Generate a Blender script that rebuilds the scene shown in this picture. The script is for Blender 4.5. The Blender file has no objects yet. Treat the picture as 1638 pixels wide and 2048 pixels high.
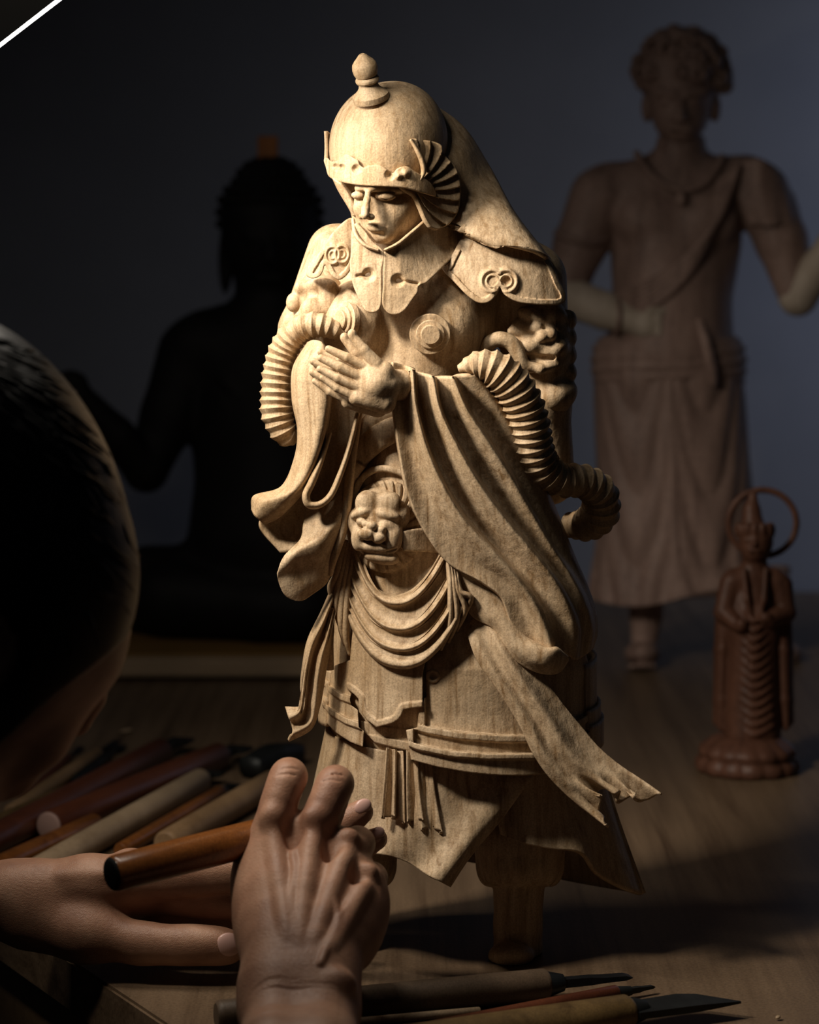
import bpy, bmesh, math, random
import numpy as np
from mathutils import Vector

# ------------------------------------------------------------------ camera, world, lights, exposure
FPX = 4853.0          # focal length in pixels of the 1638 x 2048 frame
HORIZON = 500.0       # image row of the horizon (level camera, shifted lens)
CAMZ = 0.4715         # camera height above the table top (table top is z = 0)
D1 = 1.60             # distance of the carved figure

sc = bpy.context.scene
cam_data = bpy.data.cameras.new('camera')
cam = bpy.data.objects.new('camera', cam_data)
sc.collection.objects.link(cam)
cam.location = (0, -D1, CAMZ)
cam.rotation_euler = (math.pi / 2, 0, 0)
cam_data.sensor_fit = 'HORIZONTAL'
cam_data.sensor_width = 36.0
cam_data.lens = FPX / 1638.0 * 36.0
cam_data.shift_y = -(1024.0 - HORIZON) / 1638.0
cam_data.clip_start = 0.05
cam_data.dof.use_dof = True
cam_data.dof.focus_distance = 1.57
cam_data.dof.aperture_fstop = 8.5
sc.camera = cam

world = bpy.data.worlds.new('world')
sc.world = world
world.use_nodes = True
world.node_tree.nodes['Background'].inputs[0].default_value = (0.75, 0.85, 1.0, 1)
world.node_tree.nodes['Background'].inputs[1].default_value = 0.006

def area_light(name, loc, target, sx, sy, power, color, spread=180):
    l = bpy.data.lights.new(name, 'AREA')
    l.shape = 'RECTANGLE'; l.size = sx; l.size_y = sy
    l.energy = power; l.color = color; l.spread = math.radians(spread)
    o = bpy.data.objects.new(name, l)
    sc.collection.objects.link(o)
    o.location = loc
    o.rotation_euler = (Vector(target) - Vector(loc)).to_track_quat('-Z', 'Y').to_euler()
    return o

# daylight of a window on the right, beyond the frame, falling on the back wall
area_light('window_daylight', (1.75, 1.15, 0.75), (0.70, 2.32, 0.36), 0.4, 0.7, 2.4, (0.60, 0.69, 1.0), 75)

# added key light, unseen, high left: evens out the bar lamp's steep falloff
area_light('added_key_light', (-0.50, -0.41, 0.85), (0.02, 0.0, 0.43), 0.12, 0.12, 1.75, (1.0, 0.88, 0.73), 66)

# weak fill light added on the left to give the rear statue form
area_light('added_rear_fill_light', (-1.15, -0.1, 1.45), (0.36, 1.15, 0.25), 0.25, 0.25, 0.13, (1.0, 0.86, 0.74), 50)

vs = sc.view_settings
vs.view_transform = 'Standard'
vs.look = 'None'
vs.exposure = 0.0
vs.gamma = 1.0
vs.use_curve_mapping = False

# ------------------------------------------------------------------ spaces
class Space:
    """pixel-like modelling units at a given distance: (x, y down, d towards the viewer) -> metres"""
    def __init__(self, D0):
        self.D0 = D0; self.s = FPX / D0
    def __call__(self, P):
        P = np.asarray(P, dtype=np.float64).reshape(-1, 3)
        D = self.D0 - P[:, 2] / self.s
        return np.stack([(P[:, 0] - 819.0) / FPX * D, D - D1, CAMZ - (P[:, 1] - HORIZON) / FPX * D], 1)
    def one(self, x, y, d=0):
        return self([(x, y, d)])[0]

ST = Space(1.635)

def plane_row(space, Z, z=0.0):
    """image row of the horizontal plane at height z for a given d"""
    return HORIZON + (CAMZ - z) * FPX / (space.D0 - Z / space.s)

def table_pt(px, py, lift=0.0):
    """world point on the table top (raised by lift) seen at a pixel"""
    D = (CAMZ - lift) * FPX / (py - HORIZON)
    return np.array([(px - 819.0) / FPX * D, D - D1, lift])

# ------------------------------------------------------------------ object helpers
COL = sc.collection

def empty(name, loc, label=None, cat=None, group=None, kind=None):
    o = bpy.data.objects.new(name, None)
    COL.objects.link(o)
    o.location = loc
    o.empty_display_size = 0.02
    return tag(o, label, cat, group, kind)

def tag(o, label=None, cat=None, group=None, kind=None):
    if label: o['label'] = label
    if cat: o['category'] = cat
    if group: o['group'] = group
    if kind: o['kind'] = kind
    return o

def root_loc(parent):
    v = Vector((0, 0, 0))
    while parent is not None:
        v += parent.location
        parent = parent.parent
    return v

def obj(name, V, F, mat, parent=None, smooth=True, sharp=None, label=None, recalc=True, origin=None):
    """mesh object from world-space vertices; parented without its own transform"""
    V = np.asarray(V, dtype=np.float64)
    if parent is not None:
        off = np.array(root_loc(parent))
    elif origin is not None:
        off = np.array(origin)
    else:
        off = np.zeros(3)
    me = bpy.data.meshes.new(name)
    me.from_pydata((V - off).tolist(), [], [tuple(int(i) for i in f) for f in F])
    if recalc:
        bm = bmesh.new(); bm.from_mesh(me)
        bmesh.ops.recalc_face_normals(bm, faces=bm.faces)
        bm.to_mesh(me); bm.free()
    if smooth:
        me.polygons.foreach_set('use_smooth', [True] * len(me.polygons))
        if sharp:
            me.set_sharp_from_angle(angle=math.radians(sharp))
    me.materials.append(mat)
    me.update()
    o = bpy.data.objects.new(name, me)
    COL.objects.link(o)
    if parent is not None:
        o.parent = parent
    elif origin is not None:
        o.location = origin
    if label: o['label'] = label
    return o

def merge(parts):
    V, F, n = [], [], 0
    for v, f in parts:
        v = np.asarray(v); V.append(v)
        F.extend([tuple(i + n for i in q) for q in f]); n += len(v)
    return np.concatenate(V), F

# ------------------------------------------------------------------ curves and patches
def cr(P, n, closed=False, t=None):
    """cubic interpolation through P (k, ...) sampled n times"""
    P = np.asarray(P, dtype=np.float64)
    if closed:
        P = np.concatenate([P[-2:], P, P[:3]])
    k = len(P)
    if k == 1:
        return np.repeat(P, n, 0)
    seg = np.diff(P, axis=0).reshape(k - 1, -1, P.shape[-1]) if P.ndim > 2 else np.diff(P, axis=0)[:, None, :]
    L = np.sqrt(np.maximum(np.linalg.norm(seg, axis=-1).mean(1), 1e-6))
    T = np.concatenate([[0], np.cumsum(L)])
    m = np.zeros_like(P)
    sh = (-1,) + (1,) * (P.ndim - 1)
    dl = np.diff(P, axis=0) / L.reshape(sh)
    if k > 2:
        w0 = L[1:].reshape(sh); w1 = L[:-1].reshape(sh)
        m[1:-1] = (dl[:-1] * w0 + dl[1:] * w1) / (w0 + w1)
    m[0] = dl[0]; m[-1] = dl[-1]
    if closed:
        q = np.linspace(T[2], T[-3], n, endpoint=False)
    else:
        q = np.linspace(0, T[-1], n) if t is None else np.asarray(t) * T[-1]
    i = np.clip(np.searchsorted(T, q, side='right') - 1, 0, k - 2)
    h = L[i].reshape(sh); s = ((q - T[i]) / L[i]).reshape(sh)
    return ((2*s**3 - 3*s**2 + 1) * P[i] + (s**3 - 2*s**2 + s) * h * m[i]
            + (-2*s**3 + 3*s**2) * P[i+1] + (s**3 - s**2) * h * m[i+1])

def grid_normals(G):
    du = np.gradient(G, axis=1); dv = np.gradient(G, axis=0)
    N = np.cross(du, dv)
    N /= np.maximum(np.linalg.norm(N, axis=-1, keepdims=True), 1e-9)
    return N

def slab(G, thick, side=None):
    """closed sheet of a given thickness from a grid of points (front side kept)"""
    nv, nu = G.shape[:2]
    N = grid_normals(G)
    if N[..., 2].mean() < 0: N = -N
    if side is not None and side < 0: N = -N
    T = thick if np.ndim(thick) else np.full((nv, nu), float(thick))
    B = G - N * np.asarray(T)[..., None]
    V = np.concatenate([G.reshape(-1, 3), B.reshape(-1, 3)])
    I = np.arange(nv * nu).reshape(nv, nu); o = nv * nu
    F = []
    a, b, c, d = I[:-1, :-1].ravel(), I[:-1, 1:].ravel(), I[1:, 1:].ravel(), I[1:, :-1].ravel()
    F += list(zip(a, b, c, d)); F += list(zip(d + o, c + o, b + o, a + o))
    per = np.concatenate([I[0, :], I[1:, -1], I[-1, -2::-1], I[-2:0:-1, 0]])
    nx = np.roll(per, -1)
    F += list(zip(per, per + o, nx + o, nx))
    return V, F

def patch(rows, nu=60, nv=60, thick=10, disp=None, side=None):
    R = np.stack([cr(r, nu) for r in rows])
    G = cr(R, nv)
    if disp is not None:
        N = grid_normals(G)
        if N[..., 2].mean() < 0: N = -N
        u, v = np.meshgrid(np.linspace(0, 1, nu), np.linspace(0, 1, nv))
        G = G + N * disp(u, v)[..., None]
    return slab(G, thick, side)

def sweep(path, ra, rb, n=60, seg=20, prof=None, twist=None, power=2.0):
    """closed tube along a path; ra = half width across the path in the picture plane, rb = half depth"""
    C = cr(path, n)
    t = np.linspace(0, 1, n)
    ra = np.interp(t, np.linspace(0, 1, len(ra)), ra) if np.ndim(ra) else np.full(n, float(ra))
    rb = np.interp(t, np.linspace(0, 1, len(rb)), rb) if np.ndim(rb) else np.full(n, float(rb))
    T = np.gradient(C, axis=0); T /= np.linalg.norm(T, axis=1, keepdims=True)
    up = np.array([0, 0, 1.0])
    N = np.cross(T, up); N /= np.maximum(np.linalg.norm(N, axis=1, keepdims=True), 1e-6)
    B = np.cross(N, T)
    if twist is not None:
        tw = np.interp(t, np.linspace(0, 1, len(twist)), twist)[:, None]
        N, B = N * np.cos(tw) + B * np.sin(tw), -N * np.sin(tw) + B * np.cos(tw)
    a = np.linspace(0, 2 * math.pi, seg, endpoint=False)
    ca, sa = np.cos(a), np.sin(a)
    ca = np.sign(ca) * np.abs(ca) ** (2 / power); sa = np.sign(sa) * np.abs(sa) ** (2 / power)
    k = np.ones((n, seg)) if prof is None else prof(t[:, None], a[None, :])
    V = (C[:, None] + N[:, None] * (ra[:, None] * k * ca)[..., None] + B[:, None] * (rb[:, None] * k * sa)[..., None])
    V = V.reshape(-1, 3)
    I = np.arange(n * seg).reshape(n, seg); J = np.roll(I, -1, 1)
    F = list(zip(I[:-1].ravel(), J[:-1].ravel(), J[1:].ravel(), I[1:].ravel()))
    F.append(tuple(I[0][::-1])); F.append(tuple(I[-1]))
    return V, F

def lathe(a, b, prof, seg=28, flat=1.0, updir=(0, 0, 1)):
    """solid of revolution about a->b; prof = [(t along, radius)], flat squeezes one side"""
    a = np.asarray(a, float); b = np.asarray(b, float)
    T = b - a; L = np.linalg.norm(T); T = T / L
    up = np.asarray(updir, float)
    N = np.cross(T, up)
    if np.linalg.norm(N) < 1e-6: N = np.cross(T, (1, 0, 0))
    N /= np.linalg.norm(N); B = np.cross(N, T)
    ang = np.linspace(0, 2 * math.pi, seg, endpoint=False)
    V = []
    for t, r in prof:
        V.append(a + T * (t * L) + r * (np.cos(ang)[:, None] * N + flat * np.sin(ang)[:, None] * B))
    V = np.concatenate(V); n = len(prof)
    I = np.arange(n * seg).reshape(n, seg); J = np.roll(I, -1, 1)
    F = list(zip(I[:-1].ravel(), J[:-1].ravel(), J[1:].ravel(), I[1:].ravel()))
    F.append(tuple(I[0][::-1])); F.append(tuple(I[-1]))
    return V, F

def rings(secs, n=40, seg=64, prof=None):
    """closed loft of elliptic sections (y, cx, a, b, dc)"""
    S = cr(np.array(secs, float), n)
    ang = np.linspace(0, 2 * math.pi, seg, endpoint=False)
    t = np.linspace(0, 1, n)
    k = np.ones((n, seg)) if prof is None else prof(t[:, None], ang[None, :])
    X = S[:, 1:2] + S[:, 2:3] * k * np.sin(ang)
    Z = S[:, 4:5] + S[:, 3:4] * k * np.cos(ang)
    Y = np.repeat(S[:, 0:1], seg, 1)
    V = np.stack([X, Y, Z], -1).reshape(-1, 3)
    I = np.arange(n * seg).reshape(n, seg); J = np.roll(I, -1, 1)
    F = list(zip(I[:-1].ravel(), J[:-1].ravel(), J[1:].ravel(), I[1:].ravel()))
    F.append(tuple(I[0][::-1])); F.append(tuple(I[-1]))
    return V, F

# ------------------------------------------------------------------ volumes (signed distance fields) and surface nets
def rot2(x, y, a):
    c, s = math.cos(a), math.sin(a)
    return c * x + s * y, -s * x + c * y

class Vol:
    def __init__(self, lo, hi, h):
        self.lo = np.array(lo, float); self.h = float(h)
        self.n = np.ceil((np.array(hi, float) - self.lo) / h).astype(int) + 1
        self.ax = [self.lo[i] + h * np.arange(self.n[i]) for i in range(3)]
        self.f = np.full(self.n, 60.0, dtype=np.float32)
    def _sl(self, lo, hi, m):
        out = []
        for i in range(3):
            a = int(max(0, math.floor((lo[i] - m - self.lo[i]) / self.h)))
            b = int(min(self.n[i], math.ceil((hi[i] + m - self.lo[i]) / self.h) + 1))
            if b - a < 1: return None
            out.append(slice(a, b))
        return tuple(out)
    def _xyz(self, sl):
        return np.meshgrid(self.ax[0][sl[0]].astype(np.float32), self.ax[1][sl[1]].astype(np.float32),
                           self.ax[2][sl[2]].astype(np.float32), indexing='ij', sparse=True)
    def _put(self, sl, d, k, cut=False):
        f = self.f[sl]
        if cut:
            d = -d
            if k > 0:
                h = np.maximum(k - np.abs(f - d), 0) / k
                r = np.maximum(f, d) + h * h * k * 0.25
            else: r = np.maximum(f, d)
        else:
            if k > 0:
                h = np.maximum(k - np.abs(f - d), 0) / k
                r = np.minimum(f, d) - h * h * k * 0.25
            else: r = np.minimum(f, d)
        self.f[sl] = r
    def ell(self, c, r, k=8, rz=0, ry=0, rx=0, cut=False):
        R = max(r); m = k + 2 * self.h
        lo = [c[i] - (R if (rz or ry or rx) else r[i]) for i in range(3)]
        hi = [c[i] + (R if (rz or ry or rx) else r[i]) for i in range(3)]
        sl = self._sl(lo, hi, m)
        if sl is None: return self
        X, Y, Z = self._xyz(sl)
        x, y, z = X - c[0], Y - c[1], Z - c[2]
        if rz: x, y = rot2(x, y, rz)
        if ry: x, z = rot2(x, z, ry)
        if rx: y, z = rot2(y, z, rx)
        q0 = np.sqrt((x / r[0])**2 + (y / r[1])**2 + (z / r[2])**2)
        q1 = np.sqrt((x / r[0]**2)**2 + (y / r[1]**2)**2 + (z / r[2]**2)**2)
        self._put(sl, q0 * (q0 - 1) / np.maximum(q1, 1e-6), k, cut)
        return self
    def cap(self, a, b, ra, rb=None, k=8, cut=False):
        rb = ra if rb is None else rb
        a = np.array(a, float); b = np.array(b, float)
        m = k + 2 * self.h
        sl = self._sl(np.minimum(a - ra, b - rb), np.maximum(a + ra, b + rb), m)
        if sl is None: return self
        X, Y, Z = self._xyz(sl)
        ab = b - a; L2 = max(float(ab @ ab), 1e-6)
        t = np.clip(((X - a[0]) * ab[0] + (Y - a[1]) * ab[1] + (Z - a[2]) * ab[2]) / L2, 0, 1)
        d = np.sqrt((X - a[0] - t * ab[0])**2 + (Y - a[1] - t * ab[1])**2 + (Z - a[2] - t * ab[2])**2) - (ra + (rb - ra) * t)
        self._put(sl, d, k, cut)
        return self
    def chain(self, pts, rad, k=8, cut=False, n=None):
        P = np.array(pts, float)
        if n:
            P = cr(P, n); rad = np.interp(np.linspace(0, 1, n), np.linspace(0, 1, len(rad)), rad)
        for i in range(len(P) - 1):
            self.cap(P[i], P[i+1], rad[i], rad[i+1], k, cut)
        return self
    def fn(self, lo, hi, f, k=0, cut=False):
        sl = self._sl(lo, hi, 0)
        X, Y, Z = self._xyz(sl)
        self._put(sl, f(X, Y, Z).astype(np.float32), k, cut)
        return self
    def warp(self, f):
        X, Y, Z = self._xyz((slice(None),) * 3)
        self.f += f(X, Y, Z).astype(np.float32)
        return self
    def front(self, x, y):
        """d of the surface nearest the viewer at (x, y)"""
        i = int(round((x - self.lo[0]) / self.h)); j = int(round((y - self.lo[1]) / self.h))
        q = np.where(self.f[i, j] < 0)[0]
        return float(self.ax[2][q[-1]]) if len(q) else 0.0
    def mesh(self):
        f = self.f.copy()
        f[0] = np.maximum(f[0], 1); f[-1] = np.maximum(f[-1], 1)
        f[:, 0] = np.maximum(f[:, 0], 1); f[:, -1] = np.maximum(f[:, -1], 1)
        f[:, :, 0] = np.maximum(f[:, :, 0], 1); f[:, :, -1] = np.maximum(f[:, :, -1], 1)
        s = f < 0
        cnt = np.zeros(np.array(f.shape) - 1, np.int8)
        for i in (0, 1):
            for j in (0, 1):
                for k in (0, 1):
                    cnt += s[i:f.shape[0]-1+i, j:f.shape[1]-1+j, k:f.shape[2]-1+k]
        act = (cnt > 0) & (cnt < 8)
        idx = np.full(act.shape, -1, np.int64)
        A = np.argwhere(act)
        idx[act] = np.arange(len(A))
        corners = np.array([[i, j, k] for i in (0, 1) for j in (0, 1) for k in (0, 1)])
        edges = [(a, b) for a in range(8) for b in range(a + 1, 8) if np.abs(corners[a] - corners[b]).sum() == 1]
        val = np.stack([f[tuple((A + c).T)] for c in corners], 1)
        pos = np.zeros((len(A), 3)); w = np.zeros(len(A))
        for a, b in edges:
            va, vb = val[:, a], val[:, b]
            m = (va < 0) != (vb < 0)
            t = np.where(m, va / np.where(m, va - vb, 1), 0)
            p = corners[a] + t[:, None] * (corners[b] - corners[a])
            pos += np.where(m[:, None], p, 0); w += m
        V = self.lo + self.h * (A + pos / np.maximum(w, 1)[:, None])
        F = []
        for ax in range(3):
            o1, o2 = [(1, 2), (2, 0), (0, 1)][ax]
            sa = np.take(s, range(s.shape[ax] - 1), ax); sb = np.take(s, range(1, s.shape[ax]), ax)
            E = np.argwhere(sa != sb)
            if not len(E): continue
            ok = (E[:, o1] > 0) & (E[:, o2] > 0) & (E[:, o1] < act.shape[o1]) & (E[:, o2] < act.shape[o2])
            E = E[ok]
            flip = sa[tuple(E.T)]
            u = np.zeros(3, int); u[o1] = 1; v = np.zeros(3, int); v[o2] = 1
            q = np.stack([idx[tuple((E - u - v).T)], idx[tuple((E - v).T)], idx[tuple(E.T)], idx[tuple((E - u).T)]], 1)
            q = np.where(flip[:, None], q, q[:, ::-1])
            F.append(q[(q >= 0).all(1)])
        F = np.concatenate(F)
        return V, [tuple(r) for r in F.tolist()]

def smooth_mesh(V, F, it=1, lam=0.5):
    V = np.array(V)
    E = np.array([(f[i], f[(i + 1) % 4]) for f in F for i in range(4)])
    for _ in range(it):
        S = np.zeros_like(V); c = np.zeros(len(V))
        np.add.at(S, E[:, 0], V[E[:, 1]]); np.add.at(c, E[:, 0], 1)
        np.add.at(S, E[:, 1], V[E[:, 0]]); np.add.at(c, E[:, 1], 1)
        V = V + lam * (S / np.maximum(c, 1)[:, None] - V)
    return V, F

# ------------------------------------------------------------------ relief plates: outlined solids with a sculpted face
def poly_sd(P, X, Y):
    """signed distance to a closed polygon (negative inside)"""
    P = np.asarray(P, float)[:, :2]
    d2 = np.full(X.shape, 1e12); ins = np.zeros(X.shape, bool)
    for i in range(len(P)):
        a, b = P[i], P[(i + 1) % len(P)]
        e = b - a; wx, wy = X - a[0], Y - a[1]
        t = np.clip((wx * e[0] + wy * e[1]) / max(e @ e, 1e-9), 0, 1)
        d2 = np.minimum(d2, (wx - t * e[0])**2 + (wy - t * e[1])**2)
        c = ((a[1] <= Y) & (b[1] > Y)) | ((b[1] <= Y) & (a[1] > Y))
        if e[1] != 0:
            ins ^= c & (X < a[0] + (Y - a[1]) / e[1] * e[0])
    return np.where(ins, -1, 1) * np.sqrt(d2)

def line_d(P, X, Y):
    P = np.asarray(P, float)[:, :2]
    d2 = np.full(X.shape, 1e12)
    for i in range(len(P) - 1):
        a, b = P[i], P[i + 1]; e = b - a; wx, wy = X - a[0], Y - a[1]
        t = np.clip((wx * e[0] + wy * e[1]) / max(e @ e, 1e-9), 0, 1)
        d2 = np.minimum(d2, (wx - t * e[0])**2 + (wy - t * e[1])**2)
    return np.sqrt(d2)

def relief(outline, dfun, thick, height=None, h=1.6, curved=True, holes=(), n=140, bevel=2.5, hmax=14):
    """solid plate: outline in the picture plane, back at dfun - thick, face at dfun + height(x, y, sd)"""
    P = np.asarray(outline, float)
    if curved: P = cr(P, n, closed=True)
    lo, hi = P.min(0) - 3 * h, P.max(0) + 3 * h
    vol = Vol((lo[0], lo[1], -thick - 3 * h), (hi[0], hi[1], hmax + 3 * h), h)
    X2, Y2 = np.meshgrid(vol.ax[0], vol.ax[1], indexing='ij')
    sd = poly_sd(P, X2, Y2)
    for c, r in holes:
        sd = np.maximum(sd, r - np.hypot(X2 - c[0], Y2 - c[1]))
    H = np.zeros_like(sd) if height is None else height(X2, Y2, sd)
    H = H - bevel * np.clip(1 + sd / max(bevel, 1e-3), 0, 1)**2
    z = vol.ax[2][None, None, :]
    vol.f = np.maximum(np.maximum(sd[..., None], z - H[..., None]), -(z + thick)).astype(np.float32)
    V, F = vol.mesh()
    V[:, 2] += dfun(V[:, 0], V[:, 1])
    return V, F
# ------------------------------------------------------------------ materials
def new_mat(name):
    m = bpy.data.materials.new(name); m.use_nodes = True
    nt = m.node_tree
    return m, nt, nt.nodes['Principled BSDF']

def nd(nt, typ, **kw):
    n = nt.nodes.new(typ)
    for k, v in kw.items():
        if k in n.inputs: n.inputs[k].default_value = v
        else: setattr(n, k, v)
    return n

def ramp(nt, src, stops):
    r = nt.nodes.new('ShaderNodeValToRGB')
    cr_ = r.color_ramp
    while len(cr_.elements) < len(stops): cr_.elements.new(0.5)
    for e, (p, c) in zip(cr_.elements, stops):
        e.position = p; e.color = (*c, 1) if len(c) == 3 else c
    nt.links.new(src, r.inputs[0])
    return r.outputs[0]

def mixc(nt, fac, a, b, mode='MIX'):
    m = nt.nodes.new('ShaderNodeMix'); m.data_type = 'RGBA'; m.blend_type = mode
    for sock, v in ((m.inputs[0], fac), (m.inputs[6], a), (m.inputs[7], b)):
        if hasattr(v, 'links'): nt.links.new(v, sock)
        elif isinstance(v, (int, float)): sock.default_value = v
        else: sock.default_value = (*v, 1)
    return m.outputs[2]

def wood_mat(name, light, dark, grain=(90, 90, 6), rough=0.55, bump=0.25, fine=900.0, blotch=9.0, spec=0.3, patch_col=None, rot=(0, 0, 0)):
    m, nt, b = new_mat(name)
    tc = nd(nt, 'ShaderNodeTexCoord')
    mp = nd(nt, 'ShaderNodeMapping'); mp.inputs['Scale'].default_value = grain; mp.inputs['Rotation'].default_value = rot
    nt.links.new(tc.outputs['Object'], mp.inputs[0])
    g = nd(nt, 'ShaderNodeTexNoise', Scale=1.0, Detail=7.0, Roughness=0.62, Distortion=0.35)
    nt.links.new(mp.outputs[0], g.inputs['Vector'])
    big = nd(nt, 'ShaderNodeTexNoise', Scale=blotch, Detail=3.0, Roughness=0.5)
    nt.links.new(tc.outputs['Object'], big.inputs['Vector'])
    c1 = ramp(nt, g.outputs[0], [(0.30, dark), (0.47, tuple(0.35 * d + 0.65 * l for d, l in zip(dark, light))), (0.62, light)])
    pc = patch_col or tuple(0.62 * l for l in light)
    f = ramp(nt, big.outputs[0], [(0.42, (0, 0, 0)), (0.72, (0.75, 0.75, 0.75))])
    c2 = mixc(nt, f, c1, pc)
    fi = nd(nt, 'ShaderNodeTexNoise', Scale=fine, Detail=3.0, Roughness=0.6)
    nt.links.new(tc.outputs['Object'], fi.inputs['Vector'])
    fr = ramp(nt, fi.outputs[0], [(0.3, (0.70, 0.70, 0.70)), (0.62, (1.08, 1.08, 1.08))])
    c3 = mixc(nt, 1.0, c2, fr, 'MULTIPLY')
    nt.links.new(c3, b.inputs['Base Color'])
    b.inputs['Roughness'].default_value = rough
    b.inputs['Specular IOR Level'].default_value = spec
    # relief of the grain and of the gouge
    vo = nd(nt, 'ShaderNodeTexNoise', Scale=150.0, Detail=2.0, Roughness=0.45)
    nt.links.new(tc.outputs['Object'], vo.inputs['Vector'])
    b1 = nd(nt, 'ShaderNodeBump', Strength=bump, Distance=0.0009)
    nt.links.new(vo.outputs[0], b1.inputs['Height'])
    b2 = nd(nt, 'ShaderNodeBump', Strength=bump * 1.2, Distance=0.00035)
    nt.links.new(g.outputs[0], b2.inputs['Height']); nt.links.new(b1.outputs[0], b2.inputs['Normal'])
    b3 = nd(nt, 'ShaderNodeBump', Strength=bump, Distance=0.00022)
    nt.links.new(fi.outputs[0], b3.inputs['Height']); nt.links.new(b2.outputs[0], b3.inputs['Normal'])
    nt.links.new(b3.outputs[0], b.inputs['Normal'])
    return m

def plain_mat(name, col, rough=0.5, metal=0.0, spec=0.5, noise=0.0, nscale=40, bump=0.0):
    m, nt, b = new_mat(name)
    b.inputs['Base Color'].default_value = (*col, 1)
    b.inputs['Roughness'].default_value = rough
    b.inputs['Metallic'].default_value = metal
    b.inputs['Specular IOR Level'].default_value = spec
    if noise or bump:
        tc = nd(nt, 'ShaderNodeTexCoord')
        n = nd(nt, 'ShaderNodeTexNoise', Scale=nscale, Detail=5.0, Roughness=0.6)
        nt.links.new(tc.outputs['Object'], n.inputs['Vector'])
        if noise:
            c = ramp(nt, n.outputs[0], [(0.3, tuple(x * (1 - noise) for x in col)), (0.7, tuple(min(1, x * (1 + noise)) for x in col))])
            nt.links.new(c, b.inputs['Base Color'])
        if bump:
            bp = nd(nt, 'ShaderNodeBump', Strength=bump, Distance=0.002)
            nt.links.new(n.outputs[0], bp.inputs['Height']); nt.links.new(bp.outputs[0], b.inputs['Normal'])
    return m

M = {}
M['camphor'] = wood_mat('camphor_wood', (0.60, 0.455, 0.30), (0.25, 0.15, 0.068), grain=(210, 210, 13), rough=0.58, bump=0.75, patch_col=(0.40, 0.265, 0.135))
M['old_wood'] = wood_mat('old_red_brown_wood', (0.34, 0.23, 0.19), (0.17, 0.105, 0.085), grain=(60, 60, 8), rough=0.55, bump=0.4, fine=300, blotch=7)
M['red_wood'] = wood_mat('reddish_sandalwood', (0.14, 0.062, 0.038), (0.06, 0.025, 0.015), grain=(80, 80, 10), rough=0.5, bump=0.35, fine=400)
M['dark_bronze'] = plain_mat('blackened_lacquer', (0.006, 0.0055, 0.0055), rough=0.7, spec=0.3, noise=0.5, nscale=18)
M['tabletop'] = wood_mat('pale_table_wood', (0.19, 0.128, 0.078), (0.075, 0.045, 0.025), grain=(60, 2.5, 60), rough=0.42, bump=0.15, fine=500, blotch=5, rot=(0, 0, math.radians(-33)))
M['wall'] = plain_mat('grey_plaster', (0.30, 0.30, 0.30), rough=0.9, noise=0.06, nscale=6)
# ------------------------------------------------------------------ the setting
def box_mesh(lo, hi):
    x0, y0, z0 = lo; x1, y1, z1 = hi
    V = [(x0,y0,z0),(x1,y0,z0),(x1,y1,z0),(x0,y1,z0),(x0,y0,z1),(x1,y0,z1),(x1,y1,z1),(x0,y1,z1)]
    F = [(0,3,2,1),(4,5,6,7),(0,1,5,4),(1,2,6,5),(2,3,7,6),(3,0,4,7)]
    return V, F

def bevel_obj(o, w, seg=2):
    bm = bmesh.new(); bm.from_mesh(o.data)
    bmesh.ops.bevel(bm, geom=list(bm.edges), offset=w, segments=seg, affect='EDGES', clamp_overlap=True)
    bm.to_mesh(o.data); bm.free()
    return o

def prism(poly, z0, z1):
    n = len(poly)
    V = [(x, y, z0) for x, y in poly] + [(x, y, z1) for x, y in poly]
    F = [tuple(range(n))[::-1], tuple(range(n, 2 * n))] + [(i, (i + 1) % n, n + (i + 1) % n, n + i) for i in range(n)]
    return V, F

FLOOR = -0.72
WALL_Y = 1.76
V, F = box_mesh((-2.6, WALL_Y, FLOOR), (2.6, WALL_Y + 0.1, 2.0))
tag(obj('wall_back', V, F, M['wall'], smooth=False), 'plain grey plaster wall behind the statues', kind='structure')
V, F = box_mesh((-2.6, -2.4, FLOOR - 0.05), (2.6, WALL_Y, FLOOR))
tag(obj('floor', V, F, plain_mat('dark_floor', (0.05, 0.045, 0.04), 0.7, noise=0.2), smooth=False), 'dark workshop floor', kind='structure')

# work table: corner towards the carver, the back edge against the wall
E = np.array([-0.5, 0.866]); NN = np.array([0.866, 0.5]); C0 = np.array([0.026, -0.425])
C1 = C0 + E * ((WALL_Y - 0.012 - C0[1]) / E[1])
top_poly = [tuple(C0), tuple(C0 + NN * 2.4), (2.15, WALL_Y - 0.012), tuple(C1)]
table = empty('work_table', (C0[0], C0[1], FLOOR), 'large pale wooden work table under the carved figure and tools', 'table')
V, F = prism(top_poly, -0.035, 0.0)
o = bevel_obj(obj('tabletop', V, F, M['tabletop'], table, smooth=False), 0.002)
def inset(d0, d1):
    a = C0 + E * d0 + NN * d1
    return a
M['table_side'] = wood_mat('table_side_wood', (0.30, 0.20, 0.11), (0.17, 0.10, 0.05), grain=(30, 30, 30), rough=0.5)
for a, b in ((inset(0.02, 0.02), inset(2.4, 0.02)), (inset(0.02, 0.02), inset(0.02, 2.2))):
    t = (b - a) / np.linalg.norm(b - a); w = np.array([-t[1], t[0]]) * 0.012
    if (w @ (inset(1, 1) - a)) < 0: w = -w
    V, F = prism([tuple(a), tuple(b), tuple(b + 2 * w), tuple(a + 2 * w)], -0.12, -0.035)
    obj('apron', V, F, M['table_side'], table, smooth=False)
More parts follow.
